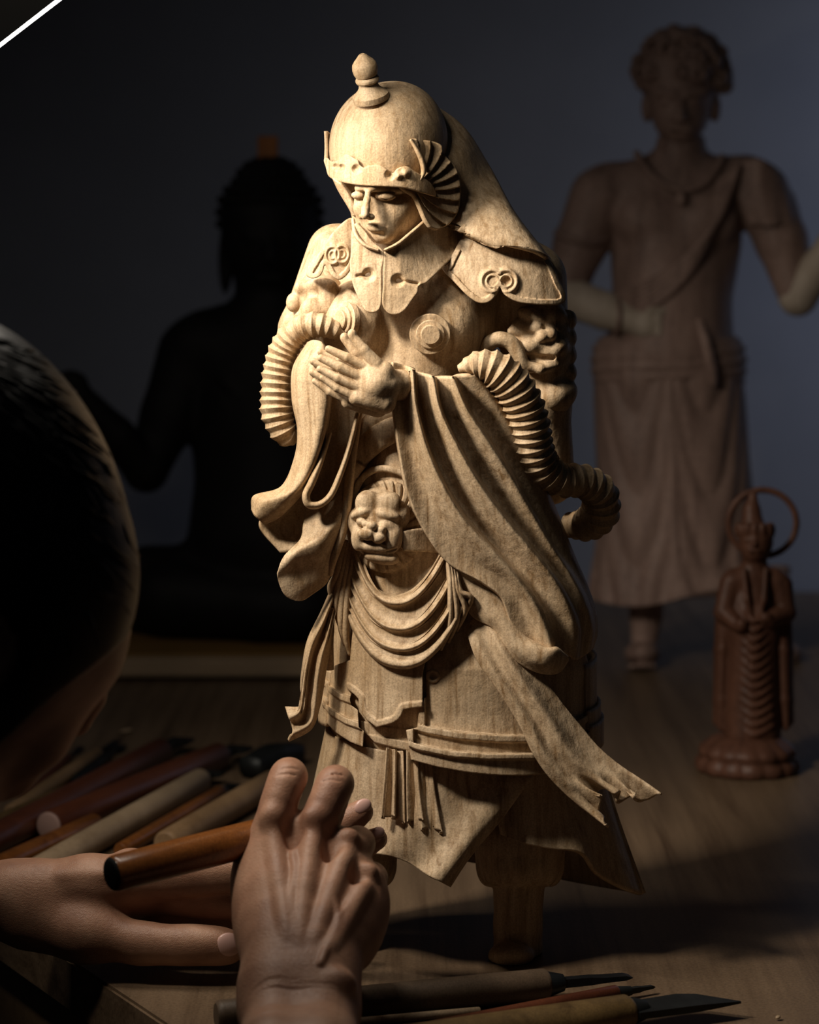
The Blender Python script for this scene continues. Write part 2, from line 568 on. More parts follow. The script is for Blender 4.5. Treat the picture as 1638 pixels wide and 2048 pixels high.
for d0, d1 in ((0.03, 0.03), (0.03, 2.1), (2.3, 0.03), (2.0, 1.6)):
    c = inset(d0, d1)
    V, F = prism([tuple(c), tuple(c + NN * 0.07), tuple(c + NN * 0.07 + E * 0.07), tuple(c + E * 0.07)], FLOOR, -0.035)
    obj('leg', V, F, M['table_side'], table, smooth=False)

# ------------------------------------------------------------------ desk lamp whose bar crosses the top left corner
def lamp_pt(x, D):
    y = 84 - 0.773 * x
    return Vector(((x - 819) / FPX * D, D - D1, CAMZ - (y - HORIZON) / FPX * D))
L0, L1 = lamp_pt(-230, 1.60), lamp_pt(560, 1.38)
lmid = (L0 + L1) / 2
lt = (L1 - L0).normalized()
LTGT = Vector((0.03, -0.02, 0.30))
ln = (LTGT - lmid); ln = (ln - lt * ln.dot(lt)).normalized()
lb = ln.cross(lt)
lamp = empty('desk_lamp', (lmid.x - 0.62, lmid.y - 0.1, FLOOR), 'black bar lamp with a glowing white strip in the top left corner', 'lamp')
def lamp_box(name, a0, a1, w, n0, n1, mat):
    V = []
    for q in (n0, n1):
        for s, u in ((a0, -w), (a1, -w), (a1, w), (a0, w)):
            V.append(L0 + lt * s + lb * u + ln * q)
    F = [(0,1,2,3),(7,6,5,4),(0,4,5,1),(1,5,6,2),(2,6,7,3),(3,7,4,0)]
    return obj(name, [tuple(v) for v in V], F, mat, lamp, smooth=False)
LL = (L1 - L0).length
M['lamp_black'] = plain_mat('black_lamp_housing', (0.0012, 0.0012, 0.0012), 0.9, spec=0.03)
lamp_box('housing', -0.02, LL + 0.02, 0.020, -0.03, 0.0, M['lamp_black'])
em, nt, b = new_mat('lamp_strip_light')
b.inputs['Base Color'].default_value = (1, 1, 1, 1)
b.inputs['Emission Color'].default_value = (1.0, 0.97, 0.92, 1)
b.inputs['Emission Strength'].default_value = 5.0
lamp_box('diffuser', 0.0, LL, 0.010, 0.0, 0.0025, em)
# arm and floor stand reach away to the left, out of the frame
base = Vector((lmid.x - 0.62, lmid.y - 0.1, FLOOR))
V, F = lathe(base, base + Vector((0, 0, 0.03)), [(0, 0.12), (0.7, 0.12), (1, 0.1)], 32, updir=(1, 0, 0)); obj('base', V, F, M['lamp_black'], lamp, sharp=30)
V, F = lathe(base, base + Vector((0, 0, 1.45)), [(0, 0.011), (1, 0.011)], 16, updir=(1, 0, 0)); obj('pole', V, F, M['lamp_black'], lamp)
jn = L0 + lt * (LL * 0.5) - ln * 0.028
V, F = lathe(base + Vector((0, 0, 1.44)), jn, [(0, 0.009), (1, 0.009)], 16, updir=(0, 0, 1)); obj('arm', V, F, M['lamp_black'], lamp)
LAMP_POWER = 1.5
ll = area_light('desk_lamp_light', lmid + ln * 0.004, lmid + ln, LL, 0.018, LAMP_POWER, (1.0, 0.90, 0.77))
from mathutils import Matrix
ll.rotation_euler = Matrix((lt, (-ln).cross(lt), -ln)).transposed().to_euler()
# ------------------------------------------------------------------ the carved warrior (main figure)
W = M['camphor']
statue = empty('carved_warrior_statue', (float(ST.one(920, 1930, 0)[0]), float(ST.one(920, 1930, 0)[1]), 0.0),
               'pale unpainted wood statue of a helmeted warrior praying with joined hands, at the centre', 'statue')
def S(name, VF=None, sharp=None, parent=None, label=None, space=ST, it=0):
    V, F = VF
    if it: V, F = smooth_mesh(V, F, it)
    return obj(name, space(V), F, W, parent or statue, sharp=sharp, label=label)

# ---- torso and upper arms
t = Vol((500, 400, -190), (1190, 1180, 260), 5)
t.ell((835, 630, 25), (165, 190, 140), 10)
t.cap((720, 520, 20), (1010, 545, 0), 70, 80, 40)
t.cap((790, 430, 70), (815, 560, 40), 62, 80, 30)
t.ell((872, 662, 100), (98, 100, 92), 22)
t.ell((712, 655, 110), (72, 95, 90), 22)
t.cap((820, 780, 40), (830, 1110, 40), 140, 150, 40)
t.ell((795, 985, 75), (112, 150, 115), 30)
t.cap((1058, 560, 5), (1078, 800, 20), 76, 62, 20)
t.cap((1078, 800, 20), (1100, 960, -10), 62, 50, 20)
t.cap((672, 505, 30), (612, 660, 60), 58, 52, 20)
t.cap((612, 660, 60), (610, 800, 110), 52, 40, 20)
t.chain([(776, 622, 208), (774, 680, 212), (776, 748, 205)], [5, 6, 6], 4, cut=True)
S('torso', t.mesh())

# ---- chest discs
for nm, c, ax, rr in (('chest_disc', (860, 668, 198), (0.06, 0.10, 1), (41, 29, 20)), ('chest_disc', (693, 640, 183), (-0.84, -0.02, 0.55), (37, 28, 20))):
    a = np.array(c); n_ = np.array(ax) / np.linalg.norm(ax)
    prof = [(0, rr[0]), (.44, rr[0]), (.48, rr[0] - 1.5), (.50, rr[1]), (.66, rr[1]), (.70, rr[1] - 1.5), (.72, rr[2]), (.95, rr[2]), (1, rr[2] - 2)]
    S(nm, lathe(a - n_ * 8, a + n_ * 18, prof, 56, updir=(0, 1, 0)), sharp=30)

# ---- helmet
hv = Vol((630, 150, -30), (930, 420, 270), 3.2)
hv.ell((772, 300, 112), (114, 132, 128), 4, rz=-0.10)
hv.ell((800, 275, 90), (92, 108, 110), 30)
S('helmet_dome', hv.mesh(), it=1)
fa, fb = np.array((743, 200, 182)), np.array((724, 108, 214))
S('helmet_finial', lathe(fa, fb, [(0, 36), (.05, 37), (.12, 36.5), (.17, 31), (.22, 25), (.28, 21), (.34, 19.5), (.37, 19), (.385, 22), (.42, 24), (.46, 24), (.50, 22), (.52, 19.5),
   (.54, 22.5), (.60, 25), (.68, 26), (.76, 25), (.79, 24.2), (.86, 19), (.92, 13), (.97, 9), (1, 5)], 40), sharp=28)

def helm_d(x, y):
    return 112 + 130 * np.sqrt(np.maximum(0.12, 1 - ((x - 776) / 128)**2 - ((y - 330) / 260)**2))
def hb_h(X, Y, sd):
    H = np.zeros_like(X)
    for cx, cy, r in ((672, 334, 6), (684, 335, 6), (713, 338, 8), (780, 350, 9)):
        H -= 9 * np.clip(1.3 - np.hypot(X - cx, Y - cy) / r, 0, 1)
    for cx, cy, r in ((797, 352, 8), (812, 346, 10)):
        H += 7 * np.clip(1.2 - np.hypot(X - cx, Y - cy) / r, 0, 1)
    return H
band = [(648, 318), (655, 315), (661, 322), (672, 322), (680, 318), (690, 308), (700, 310), (708, 316), (716, 320), (720, 330), (728, 335), (735, 331), (742, 330), (756, 329),
        (766, 333), (776, 340), (786, 346), (793, 338), (805, 333), (816, 333), (826, 340), (845, 352), (866, 372), (872, 392), (850, 388), (812, 377), (780, 374), (735, 372), (700, 368), (672, 361), (657, 352), (652, 336)]
S('helmet_band', relief(band, lambda x, y: helm_d(x, y) + 7, 16, hb_h, h=1.4), it=1)

# ear wings: fans of overlapping feathers
def wing_h(X, Y, sd):
    dx, dy = X - 828, Y - 372
    ang = np.arctan2(dy, dx); r = np.hypot(dx, dy)
    ph = (ang + 0.28 * (r / 90)**1.3) / 0.30
    saw = ph - np.floor(ph)
    return 13 * saw - 5 + 3 * np.exp(sd / 6)
wing = [(818, 280), (824, 277), (846, 280), (868, 283), (884, 292), (886, 304), (897, 318), (910, 332), (918, 352), (921, 376), (920, 402), (916, 424), (906, 440), (893, 452), (876, 456), (862, 446), (850, 420), (838, 398), (834, 382), (846, 362), (848, 344), (842, 318), (832, 298)]
def wing_d(x, y):
    return 218 - 0.70 * (x - 825) - 0.05 * (y - 360)
ew = S('ear_wing', relief(wing, wing_d, 30, wing_h, h=1.6, hmax=20), it=1)
S('wing_edge', sweep([(821, 279, 226), (834, 300, 226), (844, 322, 222), (847, 345, 220), (840, 361, 222)], [3.5, 5, 6, 5.5, 3.5], 9, 40, 14), parent=ew, label='pale front rim of the ear wing')
S('ear_wing', patch([[(655, 262, 120), (660, 266, 90), (668, 272, 60)], [(656, 290, 120), (662, 290, 85), (668, 292, 55)], [(655, 322, 125), (664, 330, 90), (672, 335, 60)]], 16, 24, 7))

# cheek guards
S('cheek_guard', patch([[(800, 371, 224), (815, 372, 216), (835, 370, 190), (862, 378, 160)],
                        [(826, 386, 218), (838, 392, 206), (852, 392, 186), (872, 400, 158)],
                        [(840, 410, 212), (850, 418, 200), (862, 420, 184), (884, 425, 156)],
                        [(852, 438, 208), (862, 446, 196), (872, 448, 184), (892, 446, 158)],
                        [(862, 454, 202), (870, 456, 194), (878, 457, 184), (886, 456, 170)]], 24, 40, 9))
S('cheek_guard', patch([[(662, 352, 165), (666, 358, 190), (680, 368, 205)], [(676, 382, 170), (682, 386, 195), (697, 392, 205)],
                        [(694, 412, 172), (699, 416, 195), (712, 418, 200)], [(704, 430, 172), (708, 432, 190), (722, 430, 192)]], 18, 30, 6))

# ---- head under the helmet
fv = Vol((660, 330, 60), (880, 510, 290), 1.5)
fv.ell((788, 398, 112), (80, 90, 90), 6, rz=0.1)
fv.ell((745, 400, 150), (46, 60, 58), 24)
fv.ell((765, 440, 162), (50, 46, 54), 26)             # jaw
fv.ell((767, 468, 200), (24, 19, 24), 16)             # chin
fv.ell((728, 412, 196), (22, 24, 20), 12)             # far cheek
fv.ell((792, 414, 172), (34, 30, 34), 14)             # near cheek
fv.cap((718, 376, 212), (742, 372, 226), 9, 9, 6)     # brows
fv.cap((748, 374, 227), (800, 380, 205), 10, 8, 6)
fv.ell((716, 391, 212), (14, 8, 9), 3, rz=0.1)        # eyelids
fv.ell((771, 392, 215), (21, 9.5, 11), 3, rz=0.06)
for a_, b_ in (((704, 397, 218), (728, 398, 224)), ((753, 399, 226), (790, 398, 214))):
    fv.cap(a_, b_, 1.7, 1.5, 1.5, cut=True)
for a_, b_ in (((703, 384, 216), (727, 384, 224)), ((752, 384, 228), (790, 385, 214))):
    fv.cap(a_, b_, 2.2, 1.8, 2, cut=True)
fv.chain([(737, 378, 224), (734, 400, 238), (731, 418, 250), (730, 430, 254)], [6, 6.5, 8, 9], 5)   # nose
fv.ell((741, 434, 243), (9, 7, 10), 4); fv.ell((723, 433, 240), (6, 6, 9), 4)
fv.cap((733, 441, 250), (742, 441, 244), 2.2, 2.0, 2, cut=True)
fv.ell((752, 456, 218), (20, 10, 14), 6, rz=0.16)       # lips
fv.ell((744, 451, 223), (11, 4.5, 8), 4, rz=0.12); fv.ell((759, 453.5, 220), (12, 4.5, 8), 4, rz=0.2)
fv.ell((753, 459, 225), (14, 5, 8), 3, rz=0.16)
fv.cap((734, 452.5, 234), (751, 455.5, 236), 1.2, 1.2, 1, cut=True); fv.cap((751, 455.5, 236), (773, 459, 225), 1.2, 1.0, 1, cut=True)
fv.cap((755, 470, 226), (768, 472, 224), 3.2, 3, 4, cut=True)
fv.cap((742, 424, 236), (772, 452, 218), 2.6, 1.6, 5, cut=True)
S('face', fv.mesh(), it=1)

# ---- helmet drape down the back
S('helmet_drape', patch([
    [(850, 300, 120), (862, 250, 70), (838, 205, 40), (790, 185, 20), (745, 200, 20), (700, 240, 20)],
    [(880, 340, 150), (915, 300, 90), (915, 255, 20), (830, 230, -40), (740, 230, -40), (700, 290, 10)],
    [(890, 400, 140), (945, 370, 90), (970, 335, 10), (880, 330, -80), (760, 310, -70), (705, 350, 0)],
    [(880, 445, 135), (950, 440, 140), (1022, 432, 108), (940, 440, -110), (790, 420, -90), (712, 420, 0)],
    [(900, 448, 145), (962, 474, 160), (1072, 496, 140), (980, 510, -130), (800, 480, -110), (705, 460, 0)],
    [(925, 458, 150), (978, 484, 162), (1090, 514, 138), (1000, 545, -130), (810, 530, -120), (695, 490, 0)]], 70, 60, 10,
    disp=lambda u, v: 5 * v * np.sin(u * 26)))

# ---- collar of two lapped lobes with eyelets
def col_d(x, y):
    return 232 - 0.0016 * (x - 765)**2 - 0.55 * np.maximum(0, x - 800) * np.clip((600 - y) / 110, 0, 1) - 0.10 * np.maximum(0, 590 - y) - 0.12 * np.maximum(0, 735 - x)
def col_h(cx, cy, ex, ey):
    def f(X, Y, sd):
        H = 2.5 * np.exp(sd / 4)
        H = H - 13 * np.clip(1.25 - np.hypot(X - cx, Y - cy) / 12, 0, 1)
        return H - 7 * np.exp(-(line_d([(cx, cy), (ex, ey)], X, Y) / 3.2)**2)
    return f
cR = [(769, 503), (790, 492), (815, 472), (842, 448), (880, 452), (925, 452), (948, 462), (925, 492), (898, 522), (868, 552), (852, 566), (838, 572), (836, 584), (829, 594), (822, 604), (812, 618), (798, 628), (782, 629), (770, 620), (764, 606), (766, 570), (767, 530)]
cL = [(768, 505), (764, 540), (764, 575), (763, 606), (758, 620), (746, 626), (732, 622), (722, 606), (714, 590), (706, 570), (700, 540), (702, 500), (704, 460), (712, 446), (730, 462), (745, 482)]
cfR = S('collar_flap', relief(cR, col_d, 16, col_h(796, 561, 835, 568), h=1.5), it=1)
cfL = S('collar_flap', relief(cL, col_d, 16, col_h(738, 549, 715, 552), h=1.5), it=1)
S('collar_fold', sweep([(770, 500, 232), (795, 488, 222), (820, 468, 205), (848, 444, 180)], [3, 4, 4, 4], 8, 30, 12), parent=cfR)
S('collar_fold', sweep([(706, 440, 195), (712, 470, 215), (730, 490, 226), (758, 501, 229)], [4, 5, 4, 3], 8, 30, 12), parent=cfL)

# ---- shoulder capes
def cape_d(x, y):
    return 40 + 135 * np.sqrt(np.maximum(0.03, 1 - ((x - 965) / 205)**2 - ((y - 690) / 310)**2)) + 4
def cape_h(X, Y, sd):
    rim = np.where(Y > 495 + 0.10 * (X - 880), 1.0, 0.0)
    H = rim * (4.5 * (sd > -11) - 2.0 * ((sd > -14.5) & (sd <= -11)))
    for (cx, cy), r in (((985, 562), 22), ((1012, 562), 22)):
        q = np.hypot(X - cx, Y - cy)
        other = np.hypot(X - (1997 - cx), Y - cy)
        ring = np.exp(-((q - r) / 4.5)**2) * (other > r - 5)
        ring2 = np.exp(-((q - r * 0.55) / 3.0)**2) * (other > r * 0.55 - 3)
        H = np.maximum(H, 7 * ring); H = np.maximum(H, 4.5 * ring2)
        H -= 5 * (q < r * 0.45)
    H -= 10 * np.exp(-(np.hypot(X - 999, Y - 588) / 9)**2)
    return H
cape = [(884, 536), (894, 530), (905, 508), (935, 464), (985, 458), (1040, 470), (1078, 492), (1105, 530), (1120, 565), (1132, 588), (1131, 602), (1118, 609), (1090, 610), (1060, 608), (1035, 604), (1018, 596), (1006, 586), (1000, 574), (996, 584), (990, 594), (976, 605), (958, 606), (938, 594), (910, 566)]
S('shoulder_cape', relief(cape, cape_d, 20, cape_h, h=1.6, bevel=2), it=1)
def cape2_d(x, y):
    return 105 + 95 * np.sqrt(np.maximum(0.05, 1 - ((x - 668) / 90)**2 - ((y - 560) / 190)**2))
def cape2_h(X, Y, sd):
    H = 4.5 * (sd > -10) * (Y > 500)
    for (cx, cy), r in (((665, 510), 17), ((684, 508), 17)):
        q = np.hypot((X - cx) * 1.25, Y - cy)
        H = np.maximum(H, 6 * np.exp(-((q - r) / 4)**2)); H = np.maximum(H, 4 * np.exp(-((q - 8) / 2.6)**2))
    return H
cape2 = [(612, 550), (618, 538), (632, 515), (648, 490), (668, 462), (700, 436), (714, 440), (708, 470), (712, 500), (706, 530), (692, 552), (678, 560), (664, 552), (655, 538), (650, 530), (646, 542), (640, 552), (624, 557)]
S('shoulder_cape', relief(cape2, cape2_d, 22, cape2_h, h=1.6, bevel=2), it=1)

# ---- beast masks on the upper arms
bm_ = Vol((930, 590, 20), (1160, 850, 200), 2.0)
bm_.ell((1085, 690, 40), (62, 105, 70), 6)
bm_.ell((1065, 632, 95), (32, 16, 20), 8, rz=0.4); bm_.ell((1104, 632, 75), (30, 20, 26), 10)
bm_.ell((1072, 655, 105), (15, 13, 14), 4); bm_.ell((1108, 650, 82), (14, 13, 14), 4)
bm_.ell((1085, 672, 112), (14, 13, 14), 4); bm_.ell((1101, 668, 108), (13, 14, 14), 4)
bm_.ell((1046, 655, 92), (24, 22, 20), 8); bm_.ell((1060, 690, 98), (26, 20, 22), 8); bm_.ell((1112, 694, 85), (24, 22, 26), 8)
bm_.ell((1030, 662, 92), (16, 10, 14), 6); bm_.ell((1028, 690, 96), (15, 15, 15), 6)
bm_.chain([(966, 712, 110), (975, 690, 118), (998, 678, 120), (1022, 686, 118), (1036, 706, 116), (1046, 724, 112), (1062, 736, 106)], [11, 13, 14, 14, 13, 12, 10], 5, n=20)
bm_.chain([(1052, 728, 110), (1080, 738, 108), (1112, 730, 92)], [9, 10, 7], 5)
bm_.cap((1062, 716, 112), (1104, 714, 98), 7, 7, 4, cut=True)
for x in (1126, 1138):
    for y in (640, 675, 710, 745, 780):
        bm_.ell((x, y, 40), (16, 20, 26), 6)
bm_.ell((1105, 790, 45), (45, 40, 50), 12)
S('arm_beast_mask', bm_.mesh(), it=1)
b2 = Vol((560, 540, 20), (720, 700, 190), 2.2)
b2.ell((640, 600, 90), (48, 62, 55), 8)
for c, r in (((606, 575, 120), (18, 16, 16)), ((588, 605, 115), (16, 20, 16)), ((625, 620, 145), (26, 24, 16)), ((660, 600, 142), (24, 40, 16)), ((612, 640, 140), (26, 22, 14)), ((640, 570, 135), (28, 16, 16))):
    b2.ell(c, r, 8)
S('arm_beast_mask', b2.mesh(), it=1)
# ---- hips: core, plates, apron
def hip_d(x, y=0):
    return 20 + 205 * np.sqrt(np.maximum(0.04, 1 - ((x - 920) / 272)**2))
S('hip_skirt', rings([(1060, 850, 165, 140, 40), (1120, 872, 195, 158, 34), (1200, 895, 228, 178, 26), (1300, 912, 250, 195, 20), (1400, 919, 258, 203, 20), (1470, 921, 258, 200, 20), (1530, 925, 245, 190, 20), (1560, 930, 225, 170, 20)], 40, 80))

def steps(lines, rises):
    def f(X, Y, sd):
        H = np.zeros_like(X)
        for ln_, r in zip(lines, rises):
            q = np.asarray(ln_, float)
            yb = np.interp(X, q[:, 0], q[:, 1])
            H += r * np.clip((Y - yb) / 2.0 + 0.5, 0, 1)
        return H
    return f
# near plate, bordered by two raised ledges
pr = [(850, 1240), (960, 1235), (1060, 1240), (1150, 1250), (1168, 1290), (1182, 1350), (1184, 1400), (1186, 1452), (1182, 1492), (1172, 1514), (1140, 1536), (1095, 1548), (1040, 1552), (985, 1550), (930, 1544), (875, 1534), (822, 1520), (817, 1490), (812, 1460), (834, 1455), (838, 1420), (852, 1390)]
lA = [(812, 1440), (852, 1452), (920, 1464), (1000, 1470), (1064, 1470), (1130, 1455), (1190, 1420)]
lB = [(812, 1478), (834, 1487), (900, 1501), (980, 1507), (1070, 1506), (1140, 1490), (1190, 1455)]
lB2 = [(a, b + 13) for a, b in lB]; lA2 = [(a, b + 15) for a, b in lA]
def pr_h(X, Y, sd):
    H = steps([lA, lA2, lB, lB2], [17, -9, 18, -10])(X, Y, sd)
    yA = np.interp(X, *np.array(lA).T); 
    H = np.where((X < 850) & (Y < yA), 12.0, H)          # frame at the open edge
    H = np.where((X < 828) & (Y < np.interp(X, *np.array(lB).T)), 26.0, H)
    return H
S('armour_plate', relief(pr, lambda x, y: hip_d(x) + 4 + 0.10 * np.maximum(0, y - 1430) - 0.28 * np.maximum(0, 1340 - y), 24, pr_h, h=1.8, curved=False, bevel=1.5, hmax=40), it=1)
# far plate
pl = [(650, 1340), (672, 1330), (700, 1320), (712, 1330), (706, 1380), (700, 1398), (702, 1410), (716, 1420), (718, 1455), (728, 1462), (726, 1494), (700, 1484), (670, 1464), (652, 1444), (648, 1425), (643, 1405), (648, 1385), (646, 1365)]
l1 = [(640, 1350), (660, 1372), (680, 1386), (702, 1394), (740, 1400)]
l2 = [(640, 1392), (660, 1416), (690, 1434), (718, 1444), (740, 1450)]
def pl_h(X, Y, sd):
    return steps([l1, [(a, b + 14) for a, b in l1], l2, [(a, b + 14) for a, b in l2]], [16, -9, 17, -9])(X, Y, sd)
S('armour_plate', relief(pl, lambda x, y: hip_d(x) + 2 + 0.1 * np.maximum(0, y - 1350), 26, pl_h, h=1.8, curved=False, bevel=1.5, hmax=38), it=1)
S('armour_panel', relief([(720, 1440), (770, 1452), (830, 1458), (830, 1505), (790, 1496), (750, 1486), (735, 1470), (722, 1462)], lambda x, y: hip_d(x) - 4, 16, steps([[(700, 1462), (830, 1486)]], [6]), h=1.8, curved=False), it=1)
# right hand side of the armour, wrapping to the back: three hoops
for (ya, yb, g) in ((1330, 1425, 2), (1422, 1462, 10), (1452, 1505, 16)):
    rows = []
    for y in (ya, yb):
        rows.append([(920 + (262 + g) * math.sin(q), y - 55 * math.sin(q - 1.2) * (1 if q > 1.2 else 0) - 0 * q, 20 + (203 + g) * math.cos(q)) for q in np.linspace(1.15, 2.6, 12)])
    S('armour_hoop', patch(rows, 50, 8, 10))
for (ya, yb, g) in ((1340, 1372, 2), (1360, 1404, 8), (1392, 1450, 12)):
    rows = []
    for y in (ya, yb):
        rows.append([(920 - (262 + g) * math.sin(q), y - 30 * (q - 1.35), 20 + (203 + g) * math.cos(q)) for q in np.linspace(1.25, 2.6, 12)])
    S('armour_hoop', patch(rows, 50, 8, 10))

# tabard with a cusped lower edge
tb = [(705, 1262), (860, 1280), (846, 1345), (846, 1372), (845, 1414), (826, 1416), (808, 1419), (803, 1430), (797, 1439), (786, 1446), (772, 1450), (760, 1453), (753, 1455), (746, 1449), (734, 1440), (724, 1428), (718, 1412), (717, 1398), (708, 1388), (694, 1378), (692, 1370), (700, 1320)]
S('front_tabard', relief(tb, lambda x, y: hip_d(x) + 20 + 0.05 * (y - 1300), 30, lambda X, Y, sd: -4.5 * np.clip((line_d(tb[4:20], X, Y) - 11) / 3, 0, 1), h=1.5, curved=False, bevel=1.5), it=1)

# draped apron: nested swags
def swag_row(xl, yl, xm, ym, xr, yr, rise):
    pts = []
    for q in np.linspace(-1, 1, 11):
        k = 1 - abs(q)**2.3
        s_ = 0.5 + 0.5 * q
        x = xl + (xr - xl) * s_ + (xm - (xl + xr) / 2) * k
        y = yl + (yr - yl) * s_ + (ym - (yl + yr) / 2) * k
        pts.append((x, y, hip_d(min(max(x, 690), 1000)) + 12 + rise + 16 * k + 0.02 * (y - 1150)))
    return pts
prof_ = [(1188, -26), (1196, 2), (1206, 11), (1210, 8), (1215, -6), (1232, -5), (1248, 3), (1257, 11), (1261, 8), (1266, -5), (1278, -4), (1289, 3), (1297, 11), (1301, 8), (1305, -3), (1314, 0), (1324, 8), (1331, 9), (1336, 0), (1338, -18)]
sw = []
for ym_, rise_ in prof_:
    f_ = (ym_ - 1188) / 150.0
    sw.append((712 - 40 * f_, 1085 + 95 * f_, 786 + 6 * min(1, 2 * f_), ym_, 886 + 43 * f_, 1096 + 124 * f_, rise_))
apron = S('draped_apron', patch([swag_row(*a) for a in sw], 90, 140, 14))
# gathered pleats at both ends of the apron
for k, (x0, x1, y1) in enumerate(((692, 664, 1215), (697, 674, 1255), (703, 684, 1290), (709, 694, 1310))):
    d0 = hip_d(700) + 6
    S('apron_pleat', sweep([(x0, 1080 + 6 * k, d0 + 6), (0.55 * x0 + 0.45 * x1 - 6, 1150 + 6 * k, d0 + 12), (x1 - 2, y1 - 40, d0 + 6), (x1 + 6, y1, d0 - 6)], [5, 8, 8, 4], [8, 13, 12, 5], 40, 14), parent=apron)
for k, (x1, y1) in enumerate(((890, 1300), (905, 1285), (922, 1262), (932, 1240))):
    x0 = 892 + 7 * k
    d0 = hip_d(900) + 4
    S('apron_pleat', sweep([(x0, 1110 + 10 * k, d0 + 2), (x0 + 8, 1160 + 8 * k, d0 + 14), (x1 + 8, y1 - 45, d0 + 10), (x1 - 8, y1, d0 - 4)], [4, 7, 7, 3], [8, 14, 12, 5], 40, 14), parent=apron)
# knot hole
S('knot', lathe((866, 1352, hip_d(866) + 1), (866, 1352, hip_d(866) + 9), [(0, 15), (.7, 14), (1, 11), (.9, 8), (.5, 6)], 20, updir=(0, 1, 0)))

# ---- belly: crossing sashes, rim, lion mask, belt
def belly_d(x, y):
    q = 1 - ((x - 797) / 150)**2 - ((y - 1000) / 330)**2
    return 50 + 145 * np.sqrt(np.maximum(0.08, q))
def on_belly(pts, up):
    return [(x, y, float(belly_d(x, y)) + up) for x, y in pts]
for pts, w in (([(690, 985), (708, 930), (738, 890), (780, 862), (830, 846)], [16, 22, 26, 26, 24]), ([(700, 900), (722, 868), (752, 838), (800, 815)], [14, 18, 20, 20]), ([(684, 1010), (700, 960), (722, 925)], [10, 14, 14])):
    S('waist_sash', sweep(on_belly(pts, 8), w, 15, 50, 20, power=2.6))
S('belly_rim', sweep(on_belly([(706, 1060), (706, 1010), (716, 970), (736, 946), (764, 937), (800, 945), (830, 966), (860, 1000)], 4), 7, 9, 60, 14, power=3))
def mane_h(X, Y, sd):
    dx, dy = (X - 772) / 72, (Y - 1050) / 90
    ang = np.arctan2(dy, dx) + 0.5 * (np.hypot(dx, dy) - 0.8)
    s_ = np.sin(ang * 24)
    return 2 - 6 * np.clip(s_ - 0.2, 0, 1) - 5 * np.clip((sd + 5) / 5, 0, 1)
mane = [(772 + 80 * math.cos(q), 1052 + (92 if math.sin(q) < 0 else 94) * math.sin(q)) for q in np.linspace(0, 2 * math.pi, 24, endpoint=False)]
S('lion_mane', relief(mane, lambda x, y: belly_d(x, y) + 9, 18, mane_h, h=1.4), it=1)
lv = Vol((680, 960, 130), (850, 1150, 290), 1.5)
lv.ell((756, 1046, 186), (58, 74, 52), 6)
lv.ell((734, 1006, 222), (24, 26, 16), 9, rz=0.15); lv.ell((778, 1008, 222), (26, 26, 16), 9, rz=-0.15)     # brow bulges
lv.ell((722, 1026, 230), (22, 10, 11), 5, rz=-0.35); lv.ell((774, 1030, 234), (26, 11, 13), 5, rz=0.25)
lv.ell((800, 1030, 208), (20, 28, 20), 9); lv.ell((708, 1042, 208), (14, 24, 18), 8)
lv.ell((722, 1043, 234), (10, 8, 8), 3); lv.ell((772, 1050, 236), (14, 11, 9), 3)                            # eyes
lv.ell((744, 1052, 246), (11, 10, 12), 4); lv.ell((731, 1048, 240), (8, 7, 8), 3); lv.ell((762, 1060, 244), (10, 9, 9), 3)
lv.ell((734, 1068, 246), (18, 13, 13), 4, rz=0.2); lv.ell((757, 1075, 244), (15, 12, 12), 4)
lv.ell((786, 1072, 224), (20, 32, 20), 9); lv.ell((716, 1076, 222), (14, 26, 18), 9)
lv.ell((752, 1096, 226), (38, 12, 18), 7, rz=0.12)
lv.ell((762, 1116, 214), (36, 13, 22), 6, rz=0.18)
lv.ell((784, 1118, 220), (13, 9, 12), 4)
for a_, b_, r_ in (((738, 996, 240), (741, 1036, 250), 2.6), ((750, 992, 240), (748, 1040, 250), 3.2), ((757, 998, 240), (756, 1034, 248), 2.4), ((722, 1106, 236), (752, 1110, 244), 3), ((752, 1110, 244), (792, 1098, 232), 3.2),
                   ((712, 1037, 238), (730, 1041, 246), 2.2), ((758, 1044, 250), (782, 1041, 246), 2.6), ((724, 1058, 250), (742, 1060, 258), 1.8), ((746, 1068, 258), (747, 1084, 252), 2.0), ((770, 1062, 250), (776, 1084, 240), 2.5)):
    lv.cap(a_, b_, r_, r_ * 0.8, 3, cut=True)
S('lion_mask', lv.mesh(), it=1)
bx = relief([(806, 1062), (826, 1058), (858, 1055), (866, 1068), (874, 1080), (878, 1106), (850, 1104), (806, 1102)], lambda x, y: belly_d(np.minimum(x, 870), 1050) + 36 - 0.25 * (x - 806), 60, None, h=2, curved=False)
S('belt_end', bx)
for pts in ([(757, 1120), (757, 1165)], [(796, 1120), (799, 1158)]):
    pass

